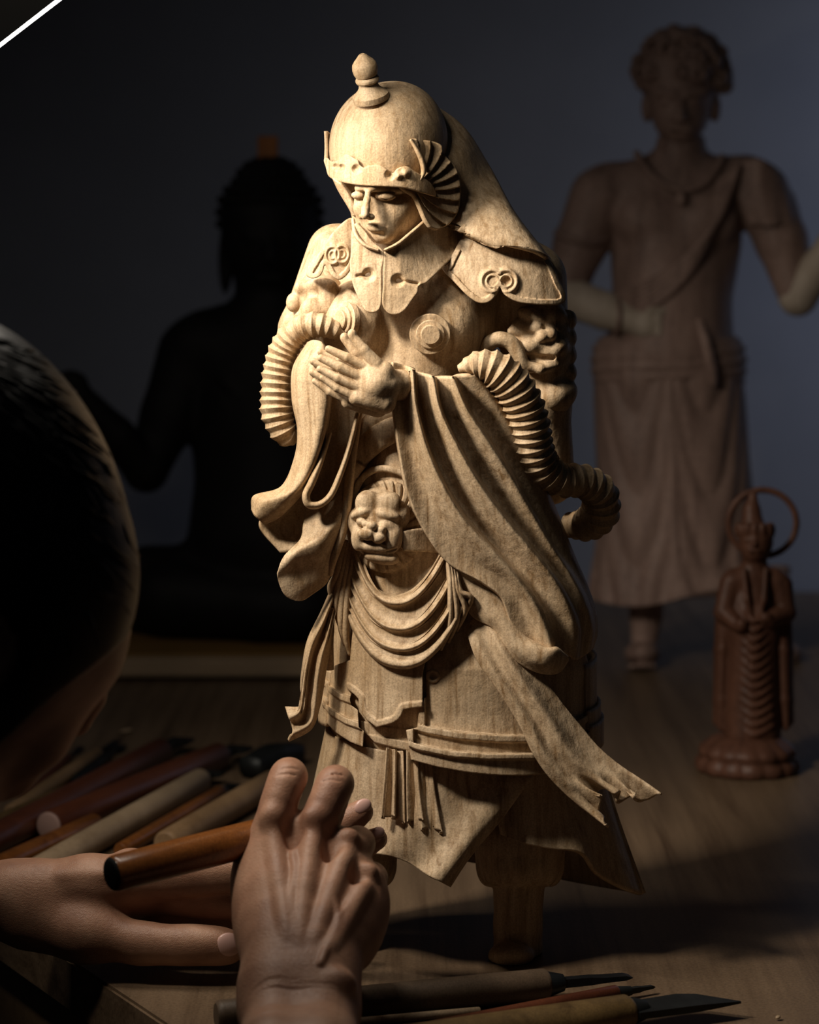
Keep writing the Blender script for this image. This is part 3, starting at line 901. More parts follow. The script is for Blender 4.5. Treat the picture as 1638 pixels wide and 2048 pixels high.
# ---- joined hands
hv = Vol((600, 650, 190), (830, 850, 370), 1.5)
def hand(dx, dy, dd, near):
    p = lambda x, y, d: (x + dx, y + dy, d + dd)
    hv.ell(p(748, 772, 300), (46, 38, 17), 8, rz=0.55)
    hv.cap(p(752, 770, 298), p(800, 770, 262), 32, 32, 14)
    hv.cap(p(738, 745, 300), p(768, 742, 298), 15, 20, 12)
    hv.cap(p(712, 796, 300), p(770, 806, 292), 15, 22, 12)
    for a, b, c, r in (((734, 735, 302), (694, 715, 303), (657, 698, 300), 10), ((722, 754, 304), (680, 734, 306), (642, 716, 301), 10.5),
                       ((714, 773, 304), (676, 756, 305), (640, 738, 301), 10), ((708, 792, 302), (674, 776, 302), (645, 755, 299), 8.8)):
        hv.chain([p(*a), p(*b), p(*c)], [r, r * .96, r * .74], 2.2)
    hv.chain([p(752, 728, 302), p(728, 700, 306), p(707, 674, 304)], [15, 11, 8.5], 4)
    hv.ell(p(704, 668, 304), (9, 10, 9), 3)
hand(0, 0, 8, True)
hand(-15, 7, -28, False)
S('praying_hands', hv.mesh(), it=1)

# ---- pleated cuffs
def pleat(n, amp):
    def f(t, a):
        ph = (t * n) % 1.0
        return 1 + amp * (np.abs(ph - 0.62) / 0.62 * 1.0 - 0.5)
    return f
S('pleated_cuff', sweep([(690, 676, 178), (662, 658, 190), (628, 650, 190), (595, 662, 178), (570, 695, 168), (557, 740, 165), (553, 790, 165), (556, 835, 165), (574, 872, 160), (592, 872, 150)],
      [10, 21, 27, 29, 30, 31, 32, 33, 26, 12], [14, 26, 34, 38, 40, 40, 40, 40, 34, 14], 330, 30, pleat(24, 0.17)))
S('pleated_cuff', sweep([(918, 738, 215), (950, 728, 222), (985, 735, 222), (1018, 762, 212), (1044, 805, 195), (1058, 850, 178), (1068, 895, 160), (1086, 935, 140), (1122, 960, 120), (1165, 962, 95), (1198, 985, 70), (1200, 1025, 40), (1175, 1048, 10), (1140, 1050, -20)],
      [8, 27, 38, 40, 41, 41, 38, 36, 33, 33, 36, 38, 34, 24], [10, 26, 34, 38, 40, 42, 42, 40, 38, 38, 40, 40, 36, 26], 480, 32, pleat(32, 0.19)))

# ---- far sleeve, hanging from the far wrist
fsl = S('sleeve', patch([
    [(614, 684, 200), (628, 680, 235), (644, 684, 250), (658, 700, 245)],
    [(585, 735, 205), (612, 735, 262), (648, 742, 268), (664, 745, 240)],
    [(583, 798, 205), (615, 800, 264), (650, 800, 270), (666, 803, 236)],
    [(594, 860, 200), (616, 862, 257), (639, 868, 265), (656, 872, 232)],
    [(588, 915, 195), (606, 922, 247), (621, 929, 255), (638, 936, 225)],
    [(562, 972, 190), (582, 978, 237), (596, 976, 243), (612, 980, 212)],
    [(506, 992, 188), (530, 1006, 222), (552, 1020, 220), (562, 1033, 195)],
    [(502, 1020, 180), (509, 1032, 202), (520, 1042, 200), (530, 1050, 182)]], 50, 90, 11,
    disp=lambda u, v: 3.5 * np.sin(u * 11) * np.sin(np.pi * np.clip(v * 1.3, 0, 1))))
S('sleeve_lining', parent=fsl, VF=patch([
    [(640, 770, 205), (690, 790, 190), (722, 800, 200)], [(625, 920, 190), (665, 925, 168), (706, 925, 192)],
    [(560, 1020, 180), (620, 1005, 165), (697, 1000, 188)], [(520, 1050, 172), (585, 1062, 152), (690, 1060, 186)],
    [(560, 1106, 175), (600, 1098, 178), (665, 1090, 190)]], 40, 60, 9))
S('sleeve_fold', parent=fsl, VF=sweep([(660, 868, 222), (640, 925, 236), (622, 968, 242), (612, 992, 244), (617, 1008, 244), (636, 1010, 240), (658, 995, 236), (680, 950, 228), (700, 890, 224), (716, 825, 222)],
      [4, 6, 8, 8, 8, 7, 6.5, 6, 6, 5], [18, 18, 18, 16, 14, 14, 14, 16, 16, 14], 90, 18))
S('sleeve_fold', parent=fsl, VF=sweep([(722, 815, 214), (708, 890, 210), (700, 950, 206), (694, 1010, 206), (684, 1065, 202), (668, 1115, 194), (660, 1150, 180)], [5, 8, 9, 10, 10, 9, 5], [12, 16, 16, 16, 16, 14, 8], 70, 16))
S('sleeve_lobe', parent=fsl, VF=patch([
    [(612, 1012, 192), (640, 1010, 200), (664, 1002, 206), (684, 985, 208)],
    [(606, 1050, 200), (636, 1038, 208), (662, 1025, 214), (686, 1005, 212)],
    [(600, 1078, 212), (628, 1070, 222), (658, 1050, 226), (686, 1022, 216)],
    [(568, 1112, 222), (600, 1098, 232), (645, 1078, 234), (682, 1042, 220)],
    [(557, 1138, 222), (590, 1116, 230), (640, 1098, 228), (682, 1066, 212)],
    [(556, 1160, 212), (592, 1146, 214), (640, 1128, 206), (680, 1096, 198)],
    [(570, 1190, 205), (604, 1180, 206), (642, 1155, 192), (676, 1120, 186)],
    [(590, 1200, 198), (612, 1200, 194), (645, 1172, 182), (668, 1145, 178)]], 50, 70, 9,
    disp=lambda u, v: 4 * np.sin(u * 9 + 1.5) * np.clip((v - .45) * 3, 0, 1)))

# ---- near sleeve with long running folds
lines = [
 [(786, 724, 285), (785, 790, 285), (797, 890, 280), (815, 980, 275), (845, 1055, 265), (895, 1125, 255), (965, 1165, 250), (1003, 1195, 245), (1020, 1240, 240), (1045, 1278, 235)],
 [(808, 730, 274), (808, 800, 277), (824, 900, 270), (847, 980, 262), (887, 1055, 256), (940, 1115, 250), (1000, 1158, 243), (1035, 1200, 236), (1050, 1240, 230), (1066, 1285, 226)],
 [(826, 740, 288), (832, 810, 294), (855, 900, 291), (885, 970, 287), (930, 1045, 278), (985, 1105, 268), (1035, 1160, 256), (1070, 1210, 245), (1090, 1255, 238), (1105, 1300, 235)],
 [(836, 745, 262), (843, 815, 258), (869, 900, 252), (901, 970, 247), (947, 1040, 240), (1003, 1100, 234), (1056, 1155, 228), (1094, 1205, 218), (1118, 1255, 208), (1130, 1305, 196)],
 [(866, 752, 278), (880, 820, 282), (915, 895, 277), (955, 965, 268), (1005, 1035, 256), (1060, 1100, 242), (1105, 1155, 226), (1135, 1205, 208), (1152, 1255, 190), (1150, 1320, 170)],
 [(876, 754, 248), (893, 820, 245), (931, 895, 236), (974, 965, 224), (1024, 1035, 212), (1077, 1100, 198), (1122, 1155, 182), (1151, 1205, 166), (1168, 1255, 150), (1165, 1315, 140)],
 [(905, 754, 264), (930, 815, 262), (975, 885, 248), (1020, 955, 228), (1062, 1025, 207), (1105, 1095, 184), (1145, 1155, 160), (1172, 1210, 140), (1184, 1260, 120), (1178, 1305, 110)],
 [(914, 752, 236), (944, 815, 222), (993, 885, 202), (1039, 955, 178), (1076, 1025, 154), (1116, 1095, 130), (1156, 1155, 105), (1183, 1210, 85), (1193, 1260, 70), (1185, 1300, 70)],
 [(945, 750, 238), (990, 810, 216), (1035, 880, 190), (1075, 955, 152), (1105, 1025, 120), (1138, 1095, 85), (1172, 1165, 55), (1192, 1220, 40), (1196, 1265, 30), (1188, 1295, 35)],
 [(965, 745, 190), (1020, 815, 150), (1060, 890, 110), (1090, 960, 70), (1118, 1030, 40), (1150, 1110, 0), (1178, 1180, -30), (1190, 1230, -40), (1190, 1265, -40), (1180, 1290, -30)]]
for i_ in (3, 5, 7):                                            # undercut the running folds
    lines[i_] = [(x - 2, y, d - 12 * min(1, k_ / 1.0) * (1 if k_ < 7 else .4)) for k_, (x, y, d) in enumerate(lines[i_])]
    lines[i_ - 1] = [(x, y, d + 5) for x, y, d in lines[i_ - 1]]
nsl = S('sleeve', patch(lines, 110, 170, 11))
S('sleeve_hem', parent=nsl, VF=patch([
 [(882, 1108, 222), (905, 1162, 222), (944, 1233, 226), (984, 1257, 230), (1014, 1304, 236), (1045, 1332, 238), (1085, 1348, 236), (1118, 1346, 224), (1138, 1322, 208)],
 [(888, 1114, 232), (920, 1160, 232), (962, 1208, 236), (1000, 1245, 244), (1028, 1290, 252), (1056, 1314, 256), (1090, 1326, 256), (1118, 1324, 244), (1138, 1318, 214)],
 [(896, 1122, 236), (935, 1158, 232), (990, 1190, 230), (1022, 1240, 236), (1046, 1276, 244), (1070, 1290, 252), (1095, 1300, 256), (1114, 1298, 250), (1136, 1312, 220)],
 [(900, 1120, 215), (945, 1155, 212), (1000, 1190, 210), (1032, 1235, 212), (1055, 1270, 216), (1078, 1284, 222), (1098, 1292, 224), (1112, 1292, 222), (1130, 1306, 205)]], 90, 40, 9))

# ---- ribbons
S('ribbon', patch([
 [(942, 1240, 205), (935, 1262, 226), (952, 1318, 240), (992, 1376, 246), (1038, 1450, 246), (1064, 1505, 245), (1094, 1550, 242), (1150, 1606, 238), (1216, 1656, 240)],
 [(955, 1235, 215), (955, 1280, 236), (980, 1330, 250), (1020, 1390, 256), (1062, 1455, 258), (1086, 1505, 258), (1120, 1548, 254), (1166, 1592, 248), (1206, 1624, 244)],
 [(965, 1235, 220), (975, 1285, 232), (1002, 1335, 240), (1042, 1395, 244), (1080, 1455, 244), (1104, 1500, 244), (1136, 1540, 240), (1172, 1572, 236), (1192, 1590, 232)],
 [(980, 1240, 222), (1000, 1290, 244), (1032, 1345, 254), (1070, 1400, 254), (1104, 1450, 252), (1130, 1495, 250), (1160, 1530, 246), (1200, 1560, 240), (1236, 1582, 236)],
 [(1000, 1245, 220), (1025, 1300, 230), (1060, 1355, 232), (1096, 1405, 230), (1130, 1452, 226), (1158, 1490, 222), (1190, 1525, 220), (1228, 1552, 220), (1268, 1600, 226)],
 [(1020, 1255, 215), (1060, 1310, 215), (1096, 1365, 212), (1130, 1412, 208), (1166, 1456, 204), (1196, 1492, 206), (1230, 1522, 208), (1272, 1552, 214), (1324, 1591, 224)]], 110, 70, 6,
 disp=lambda u, v: 19 * np.clip((u - .82) / .18, 0, 1)**1.4 * np.sin(v * 27)))
S('ribbon', patch([
 [(660, 1180, 150), (640, 1225, 150), (614, 1280, 152), (604, 1330, 150), (600, 1375, 150), (603, 1410, 152), (570, 1413, 150)],
 [(666, 1195, 168), (648, 1240, 176), (624, 1290, 172), (612, 1340, 176), (606, 1385, 172), (598, 1425, 176), (577, 1436, 168)],
 [(668, 1205, 152), (652, 1255, 150), (632, 1305, 152), (622, 1350, 148), (616, 1395, 150), (606, 1440, 150), (584, 1448, 160)],
 [(668, 1215, 164), (656, 1268, 172), (642, 1318, 174), (634, 1362, 172), (630, 1402, 168), (620, 1445, 166), (584, 1468, 170)],
 [(668, 1230, 140), (662, 1290, 140), (654, 1335, 144), (648, 1375, 144), (640, 1415, 148), (624, 1458, 152), (578, 1484, 158)]], 80, 50, 7))
S('sash_tail', sweep([(668, 1185, 140), (655, 1260, 130), (660, 1340, 120)], [8, 14, 8], [10, 14, 8], 30, 14))

# ---- robe below the armour
S('robe_panel', patch([
 [(655, 1440, -60), (662, 1468, 60), (715, 1490, 150), (790, 1505, 190), (870, 1525, 205), (960, 1540, 200), (1078, 1540, 165)],
 [(640, 1520, -60), (650, 1540, 66), (708, 1560, 160), (796, 1580, 200), (872, 1590, 218), (950, 1590, 212), (1050, 1575, 185)],
 [(625, 1600, -70), (640, 1615, 70), (705, 1630, 172), (800, 1640, 205), (866, 1655, 232), (930, 1660, 232), (1000, 1645, 205)],
 [(610, 1640, -75), (635, 1660, 66), (705, 1675, 176), (795, 1692, 205), (850, 1715, 236), (900, 1728, 244), (940, 1722, 222)],
 [(600, 1660, -80), (632, 1685, 60), (705, 1700, 176), (790, 1715, 205), (842, 1742, 236), (882, 1765, 246), (906, 1776, 232)]], 90, 60, 10,
 disp=lambda u, v: (3 + 7 * v) * np.sin(u * 21 + 2.2 * v)))
S('robe_panel', patch([
 [(985, 1545, 168), (1050, 1545, 165), (1090, 1538, 150), (1130, 1528, 120), (1160, 1515, 80), (1185, 1498, 30), (1195, 1470, -30)],
 [(990, 1610, 160), (1050, 1622, 165), (1098, 1625, 158), (1145, 1622, 130), (1185, 1625, 95), (1215, 1625, 45), (1228, 1610, -25)],
 [(1000, 1668, 152), (1050, 1687, 168), (1100, 1696, 170), (1158, 1706, 150), (1200, 1745, 118), (1250, 1780, 65), (1292, 1786, -10)]], 80, 50, 9,
 disp=lambda u, v: 6 * v * np.sin(u * 17)))
S('robe_panel', patch([
 [(655, 1440, -60), (760, 1440, -150), (920, 1440, -180), (1080, 1440, -150), (1195, 1470, -30)],
 [(620, 1600, -80), (750, 1600, -180), (920, 1600, -210), (1110, 1600, -190), (1230, 1610, -30)],
 [(600, 1660, -80), (740, 1690, -190), (920, 1720, -230), (1140, 1760, -220), (1292, 1786, -10)]], 60, 40, 9, side=-1))
# pleated cloth hanging between the plates
def tail(x0, x1, xb0, xb1, y0, yb, n, d0):
    def dd(u, v): return (6 + 6 * v) * np.sin(u * n * 6.28)
    return patch([[(x0, y0, d0), ((x0 + x1) / 2, y0 + 4, d0 + 6), (x1, y0 + 8, d0)],
                  [(0.6 * x0 + 0.4 * xb0, y0 + 60, d0 + 8), ((x0 + x1) / 2, y0 + 65, d0 + 16), (0.6 * x1 + 0.4 * xb1, y0 + 66, d0 + 8)],
                  [(xb0, yb - 10, d0 + 14), ((xb0 + xb1) / 2, yb - 16, d0 + 24), (xb1, yb, d0 + 14)]], 60, 40, 6, disp=dd)
S('hanging_pleats', tail(772, 806, 764, 806, 1495, 1648, 2.4, 200))
S('hanging_pleats', tail(812, 850, 815, 862, 1500, 1655, 2.2, 206))
S('hanging_pleats', tail(838, 866, 842, 886, 1515, 1672, 1.6, 208))

# ---- legs
for dx, dd_, top in ((0, 12, 1600), (-335, -20, 1600)):
    lg = Vol((900 + dx, 1580, -120 + dd_), (1160 + dx, 1975, 170 + dd_), 3.4)
    lg.ell((1040 + dx, 1690, 25 + dd_), (92, 92, 88), 10)
    for k_ in range(7):
        q = -1.5 + 0.5 * k_
        lg.ell((1040 + dx + 62 * math.sin(q), 1728, 25 + dd_ + 60 * math.cos(q)), (27, 46, 27), 5)
    lg.cap((1038 + dx, 1740, 15 + dd_), (1036 + dx, 1850, 15 + dd_), 54, 47, 10)
    lg.cap((1036 + dx, 1850, 15 + dd_), (1036 + dx, 1905, 5 + dd_), 47, 50, 12)
    lg.ell((1022 + dx, 1912, 55 + dd_), (46, 30, 58), 14)
    lg.cap((1036 + dx, 1905, 5 + dd_), (1030 + dx, 1960, 20 + dd_), 40, 40, 4)
    lg.cap((1010 + dx, 1884, 105 + dd_), (1046 + dx, 1884, 105 + dd_), 5, 5, 6, cut=True)
    lg.fn((900 + dx, 1850, -300), (1200 + dx, 2000, 300), lambda X, Y, Z: (plane_row(ST, Z) - Y) + 0 * X, 0, cut=True)
    S('leg', lg.mesh(), it=1)
# ------------------------------------------------------------------ tall standing statue at the right rear
RS = Space(2.757)
guard = empty('curly_haired_statue', tuple(RS.one(1400, 1330, 0)), 'tall dark brown wooden statue with curly hair and pleated skirt, right rear', 'statue')
def G(name, VF, mat=None, it=0, sharp=None, label=None):
    V, F = VF
    if it: V, F = smooth_mesh(V, F, it)
    return obj(name, RS(V), F, mat or M['old_wood'], guard, sharp=sharp, label=label)
g = Vol((1060, 270, -150), (1760, 800, 160), 5)
g.ell((1352, 470, -10), (132, 175, 85), 10)
g.cap((1225, 385, -10), (1490, 375, -10), 62, 66, 30)
g.ell((1300, 440, 45), (68, 56, 42), 20); g.ell((1410, 440, 45), (66, 56, 42), 20)
g.cap((1345, 560, -10), (1340, 700, -10), 118, 128, 30)
g.cap((1362, 290, 0), (1362, 350, -5), 50, 58, 16)
g.chain([(1198, 395, 0), (1160, 490, 0), (1128, 585, 10)], [60, 52, 42], 14)
g.chain([(1520, 385, -10), (1562, 480, -5), (1596, 592, 10)], [60, 52, 40], 14)
G('body', g.mesh(), it=1)
M['pale_forearm'] = wood_mat('bare_pale_wood', (0.52, 0.44, 0.36), (0.36, 0.29, 0.22), grain=(60, 60, 8), rough=0.6)
g = Vol((1070, 530, -60), (1360, 710, 160), 3)      # bent forearm, fist before the waist
g.chain([(1124, 588, 15), (1210, 622, 60), (1262, 640, 85)], [43, 37, 28], 10)
g.ell((1296, 648, 92), (38, 32, 28), 10)
for k_ in range(4): g.cap((1318, 630 + 12 * k_, 110), (1326, 632 + 12 * k_, 84), 9, 8, 3)
g.cap((1300, 622, 112), (1330, 622, 106), 9, 8, 4)
G('forearm', g.mesh(), M['pale_forearm'], it=1, label='paler bare wood forearm and fist')
G('bracelet', sweep([(1236, 600, 80), (1240, 622, 108), (1238, 650, 108), (1230, 670, 82)], 5, 6, 30, 10))
g = Vol((1540, 370, -60), (1740, 650, 120), 3)      # raised forearm
g.chain([(1596, 592, 10), (1640, 530, 40), (1690, 440, 60)], [41, 34, 26], 10); g.ell((1705, 405, 62), (24, 32, 20), 8)
for k_ in range(4): g.chain([(1694 + 9 * k_, 392, 66), (1700 + 10 * k_, 362, 70 - 3 * k_)], [8, 6], 3)
G('forearm', g.mesh(), M['pale_forearm'], it=1)
hd = Vol((1240, 40, -120), (1480, 320, 130), 2.8)
hd.ell((1362, 185, 0), (68, 92, 74), 8); hd.ell((1360, 235, 20), (52, 56, 52), 18); hd.ell((1362, 268, 40), (24, 18, 22), 12)
hd.cap((1318, 184, 62), (1350, 190, 72), 9, 8, 6); hd.cap((1374, 190, 72), (1410, 182, 60), 8, 9, 6)
hd.ell((1336, 204, 62), (15, 9, 9), 4); hd.ell((1388, 204, 62), (15, 9, 9), 4)
hd.chain([(1362, 192, 70), (1361, 220, 84), (1360, 236, 90)], [7, 9, 11], 6); hd.ell((1348, 238, 78), (9, 7, 9), 4); hd.ell((1373, 238, 78), (9, 7, 9), 4)
hd.cap((1340, 258, 68), (1382, 258, 66), 6, 6, 4); hd.cap((1338, 253, 76), (1384, 253, 74), 2.5, 2.5, 2, cut=True)
hd.cap((1340, 240, 74), (1330, 264, 62), 3, 3, 4, cut=True); hd.cap((1382, 240, 74), (1392, 264, 60), 3, 3, 4, cut=True)
hd.ell((1294, 215, 0), (12, 30, 16), 5); hd.ell((1430, 215, 0), (12, 30, 16), 5)
G('head', hd.mesh(), it=1)
hr = Vol((1240, 40, -120), (1480, 260, 120), 2.8)
rnd = random.Random(4)
hr.ell((1362, 148, -15), (88, 82, 82), 6)
for i in range(110):
    th = rnd.uniform(0, 2 * math.pi); ph = rnd.uniform(-0.25, 1.45)
    x = 1363 + 88 * math.cos(ph) * math.sin(th); y = 152 - 84 * math.sin(ph); d = -14 + 80 * math.cos(ph) * math.cos(th)
    if d > 30 and y > 150: continue
    r = rnd.uniform(14, 22)
    hr.ell((x, y, d), (r, r * rnd.uniform(.8, 1.2), r), 3)
    hr.ell((x, y, d + r * .8), (r * .42,) * 3, 2, cut=True)
G('curly_hair', hr.mesh(), it=1)
def sash(pts, w, dd, n=40): return sweep(pts, w, dd, n, 16)
for k_ in range(6):
    o_ = k_ * 17
    G('sash_fold', sash([(1478 - o_ * .45, 330 + o_ * .3, 56), (1440 - o_ * .3, 430 + o_ * .55, 92), (1370 - o_ * .2, 520 + o_ * .62, 108), (1280, 575 + o_ * .6, 94), (1228, 590 + o_ * .5, 50)], [7, 9, 10, 9, 6], [12, 14, 14, 13, 8]))
nk_ = G('necklace', sweep([(1272, 305, 30), (1300, 345, 68), (1335, 372, 82), (1368, 380, 84), (1400, 372, 80), (1430, 345, 62), (1446, 312, 34)], 7, 7, 60, 12))
G('pendant', lathe((1362, 382, 86), (1364, 412, 92), [(0, 4), (.3, 10), (.7, 12), (1, 5)], 16))
G('arm_ring', sweep([(1112, 466, 30), (1140, 478, 58), (1180, 486, 58), (1214, 478, 30)], 7, 8, 40, 10))
G('shoulder_sleeve', patch([[(1470, 325, 40), (1520, 318, 62), (1560, 350, 40), (1590, 390, -20)], [(1478, 400, 60), (1526, 405, 72), (1570, 410, 50), (1600, 430, -20)], [(1492, 446, 56), (1530, 452, 70), (1576, 448, 48), (1606, 462, -20)]], 40, 30, 8, disp=lambda u, v: 3 * np.sin(u * 20) * v))
# skirt with hanging catenary folds over each thigh and a broad middle pleat
def skirt_prof(t_, a_):
    x = np.sin(a_) ; y = t_
    f = np.zeros(np.broadcast(t_, a_).shape)
    for cx in (-0.46, 0.46):
        w_ = np.exp(-((x - cx) / 0.36)**2)
        f += w_ * 0.095 * np.abs(np.sin((y * 11 + 5.5 * ((x - cx) / 0.46)**2)))
    mid = np.exp(-(x / 0.10)**2)
    f += mid * 0.07 * (0.5 + 0.5 * np.cos(x * 60))
    f += 0.03 * np.sin(a_ * 17) * np.clip(t_ - .55, 0, 1) * 2
    return 1 + f
sk = rings([(690, 1338, 140, 108, -10), (760, 1338, 150, 112, -10), (850, 1342, 152, 112, -10), (960, 1348, 155, 112, -10), (1060, 1350, 158, 115, -10), (1140, 1352, 168, 122, -10), (1196, 1356, 180, 128, -10)], 130, 160, skirt_prof)
V_ = np.array(sk[0]); q_ = V_[:, 1] > 1150
V_[:, 1] += np.where(q_, 18 * np.sin((V_[:, 0] - 1170) / 62.0) * (V_[:, 1] - 1150) / 46, 0)
G('pleated_skirt', (V_, sk[1]))
G('waist_sash', rings([(668, 1338, 130, 105, -10), (690, 1338, 150, 118, -10), (730, 1338, 156, 122, -8), (765, 1338, 152, 116, -10)], 20, 64, lambda t_, a_: 1 + 0.02 * np.sin(t_ * 30 + a_ * 2)))
G('waist_sash_tail', sweep([(1398, 640, 96), (1412, 690, 110), (1424, 740, 112), (1428, 770, 108)], [9, 11, 10, 6], 9, 30, 12))
for xx, dd_, fx in ((1288, 15, -4), (1535, -70, 34)):
    lg = Vol((xx - 90, 1130, dd_ - 90), (xx + 90, 1370, dd_ + 110), 3.2)
    lg.chain([(xx + 6, 1140, dd_ - 10), (xx + 4, 1230, dd_ - 10), (xx, 1290, dd_ - 8)], [40, 32, 26], 8)
    lg.ell((xx + fx, 1308, dd_ + 22), (36, 24, 52), 12)
    bot = 500 + CAMZ * FPX / (2.757 - (dd_ + 50) / RS.s)
    for k_ in range(5): lg.ell((xx + fx - 22 + 11 * k_, bot - 9, dd_ + 62 - 2 * k_ * (k_ - 2)), (7, 7, 14), 3)
    lg.fn((xx - 200, 1250, -400), (xx + 200, 1500, 400), lambda X, Y, Z: (plane_row(RS, Z) - Y) + 0 * X, 0, cut=True)
    G('leg', lg.mesh(), it=1)

# ------------------------------------------------------------------ small reddish statue with a ring halo
SS = Space(2.2)
small = empty('haloed_figurine', (SS.one(1494, 1540, 0)[0], 0.6, 0.0), 'small reddish wooden figurine with a thin ring halo, standing on a lotus base', 'statue')
def Q(name, VF, it=0, sharp=None, label=None):
    V, F = VF
    if it: V, F = smooth_mesh(V, F, it)
    return obj(name, SS(V), F, M['red_wood'], small, sharp=sharp, label=label)
ring = [(1525 + 68 * math.cos(q), 1046 + 66 * math.sin(q), -30) for q in np.linspace(0.2, 0.2 + 2 * math.pi, 40)]
Q('halo', sweep(ring, 6.5, 6, 120, 14, prof=None))
b = Vol((1400, 980, -80), (1620, 1500, 90), 2.6)
b.ell((1512, 1082, 6), (35, 40, 36), 5); b.ell((1510, 1102, 16), (26, 24, 26), 8)
b.chain([(1506, 1050, 0), (1504, 1020, -4), (1506, 992, -6)], [24, 17, 9], 6)
for q in np.linspace(-1.4, 1.4, 7): b.ell((1510 + 34 * math.sin(q), 1060, 6 + 30 * math.cos(q)), (8, 16, 8), 3)
b.chain([(1510, 1078, 40), (1509, 1090, 46)], [4, 6], 3); b.ell((1496, 1080, 36), (9, 4, 4), 2); b.ell((1524, 1080, 36), (9, 4, 4), 2); b.cap((1501, 1102, 42), (1518, 1102, 42), 4, 4, 2)
b.cap((1510, 1110, 0), (1508, 1150, 0), 24, 28, 8)
b.cap((1472, 1165, 0), (1548, 1165, 0), 30, 30, 14)
b.ell((1510, 1230, 0), (58, 80, 44), 10)
b.cap((1508, 1250, 0), (1505, 1470, 0), 50, 58, 20)
for k_ in range(13):                                             # scalloped front folds
    y = 1236 + 19 * k_; w_ = 22 + 1.1 * k_
    b.chain([(1510 - w_, y - 12, 42), (1510, y + 6, 58), (1510 + w_, y - 12, 42)], [3.5, 5.5, 3.5], 4, n=8)
b.chain([(1462, 1170, 6), (1448, 1225, 20), (1478, 1252, 52)], [24, 20, 13], 6)
b.chain([(1562, 1170, 6), (1572, 1225, 10), (1540, 1242, 52)], [24, 20, 13], 6)
b.ell((1532, 1236, 60), (14, 12, 12), 4); b.ell((1484, 1250, 60), (12, 14, 12), 4)
for s0 in ((1452, 1190), (1562, 1190)):
    sg = -1 if s0[0] < 1500 else 1
    for k_ in range(3):
        b.chain([(s0[0] + sg * 4 * k_, s0[1], 0), (s0[0] + sg * (6 + 4 * k_), 1300, 8 - 10 * k_), (s0[0] + sg * (8 + 4 * k_), 1400, 8 - 10 * k_), (s0[0] + sg * (10 + 5 * k_), 1455 - 6 * k_, 6 - 10 * k_)], [12, 11, 10, 7], 5)
b.chain([(1488, 1140, 34), (1494, 1200, 50), (1500, 1230, 52)], [6, 7, 5], 4); b.chain([(1532, 1140, 34), (1528, 1200, 50), (1520, 1230, 52)], [6, 7, 5], 4)
Q('figure', b.mesh(), it=1)
lc = np.array((SS.one(1494, 1540, 0)[0], 0.6, 0.0))
Vl, Fl = lathe(lc, lc + [0, 0, .032], [(0, .043), (.12, .0455), (.32, .0445), (.44, .0395), (.50, .0425), (.66, .0415), (.80, .036), (.92, .031), (1, .026)], 140, updir=(0, 1, 0))
Vl = np.array(Vl); an_ = np.arctan2(Vl[:, 1] - lc[1], Vl[:, 0] - lc[0]); kk_ = 1 + 0.05 * np.abs(np.sin(an_ * 7 + (Vl[:, 2] > .015) * .7))
Vl[:, 0] = lc[0] + (Vl[:, 0] - lc[0]) * kk_; Vl[:, 1] = lc[1] + (Vl[:, 1] - lc[1]) * kk_
obj('lotus_base', Vl, Fl, M['red_wood'], small)

# ------------------------------------------------------------------ black seated Buddha on its platform, left rear
BS = Space(2.85)
PLAT_Z = 0.026
bud = empty('seated_buddha_statue', (BS.one(560, 1258, 0)[0], 1.25, PLAT_Z), 'black seated Buddha statue with a raised hand, in the dark on the left', 'statue')
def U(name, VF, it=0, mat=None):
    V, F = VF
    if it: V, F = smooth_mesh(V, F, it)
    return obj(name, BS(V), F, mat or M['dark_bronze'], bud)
b = Vol((90, 300, -260), (1000, 1330, 260), 8)
b.ell((540, 470, 10), (92, 130, 95), 10); b.ell((540, 430, -5), (102, 92, 100), 12); b.ell((540, 350, -5), (62, 40, 60), 22)
b.ell((450, 520, 0), (14, 70, 18), 6); b.ell((632, 520, 0), (14, 70, 18), 6)
b.chain([(540, 470, 100), (540, 510, 116), (540, 525, 112)], [9, 12, 12], 6); b.cap((516, 556, 98), (564, 556, 98), 9, 9, 5)
b.cap((495, 474, 94), (525, 478, 100), 8, 8, 5); b.cap((555, 478, 100), (586, 474, 94), 8, 8, 5)
b.cap((540, 580, 0), (545, 640, 0), 68, 84, 20)
b.cap((420, 700, 0), (680, 700, 0), 84, 84, 40)
b.ell((545, 830, 10), (165, 230, 120), 20)
b.cap((545, 900, 0), (560, 1090, 20), 150, 190, 30)
b.chain([(385, 710, 0), (340, 830, 20), (292, 940, 40)], [72, 58, 44], 16)
b.chain([(292, 940, 40), (232, 870, 90), (160, 790, 130)], [44, 38, 26], 10)
b.ell((140, 765, 138), (38, 26, 20), 8)
b.chain([(700, 710, 0), (750, 850, 20), (760, 990, 60)], [72, 58, 50], 16); b.chain([(760, 990, 60), (700, 1080, 160), (620, 1110, 190)], [46, 40, 30], 10)
b.cap((300, 1180, 40), (840, 1180, 40), 90, 90, 30)                      # crossed legs
b.cap((330, 1200, 120), (600, 1220, 180), 70, 60, 24); b.cap((800, 1200, 120), (520, 1220, 170), 70, 60, 24)
for k_ in range(7):
    b.chain([(420 + 20 * k_, 740 + 60 * k_, 100), (560, 860 + 50 * k_, 132), (690, 800 + 62 * k_, 100)], [5, 7, 5], 8)
b.fn((0, 1150, -500), (1100, 1400, 500), lambda X, Y, Z: (plane_row(BS, Z, PLAT_Z + .0005) - Y) + 0 * X, 0, cut=True)
U('figure', b.mesh(), it=1)
hb = Vol((420, 300, -130), (660, 480, 130), 3)
rnd = random.Random(9)
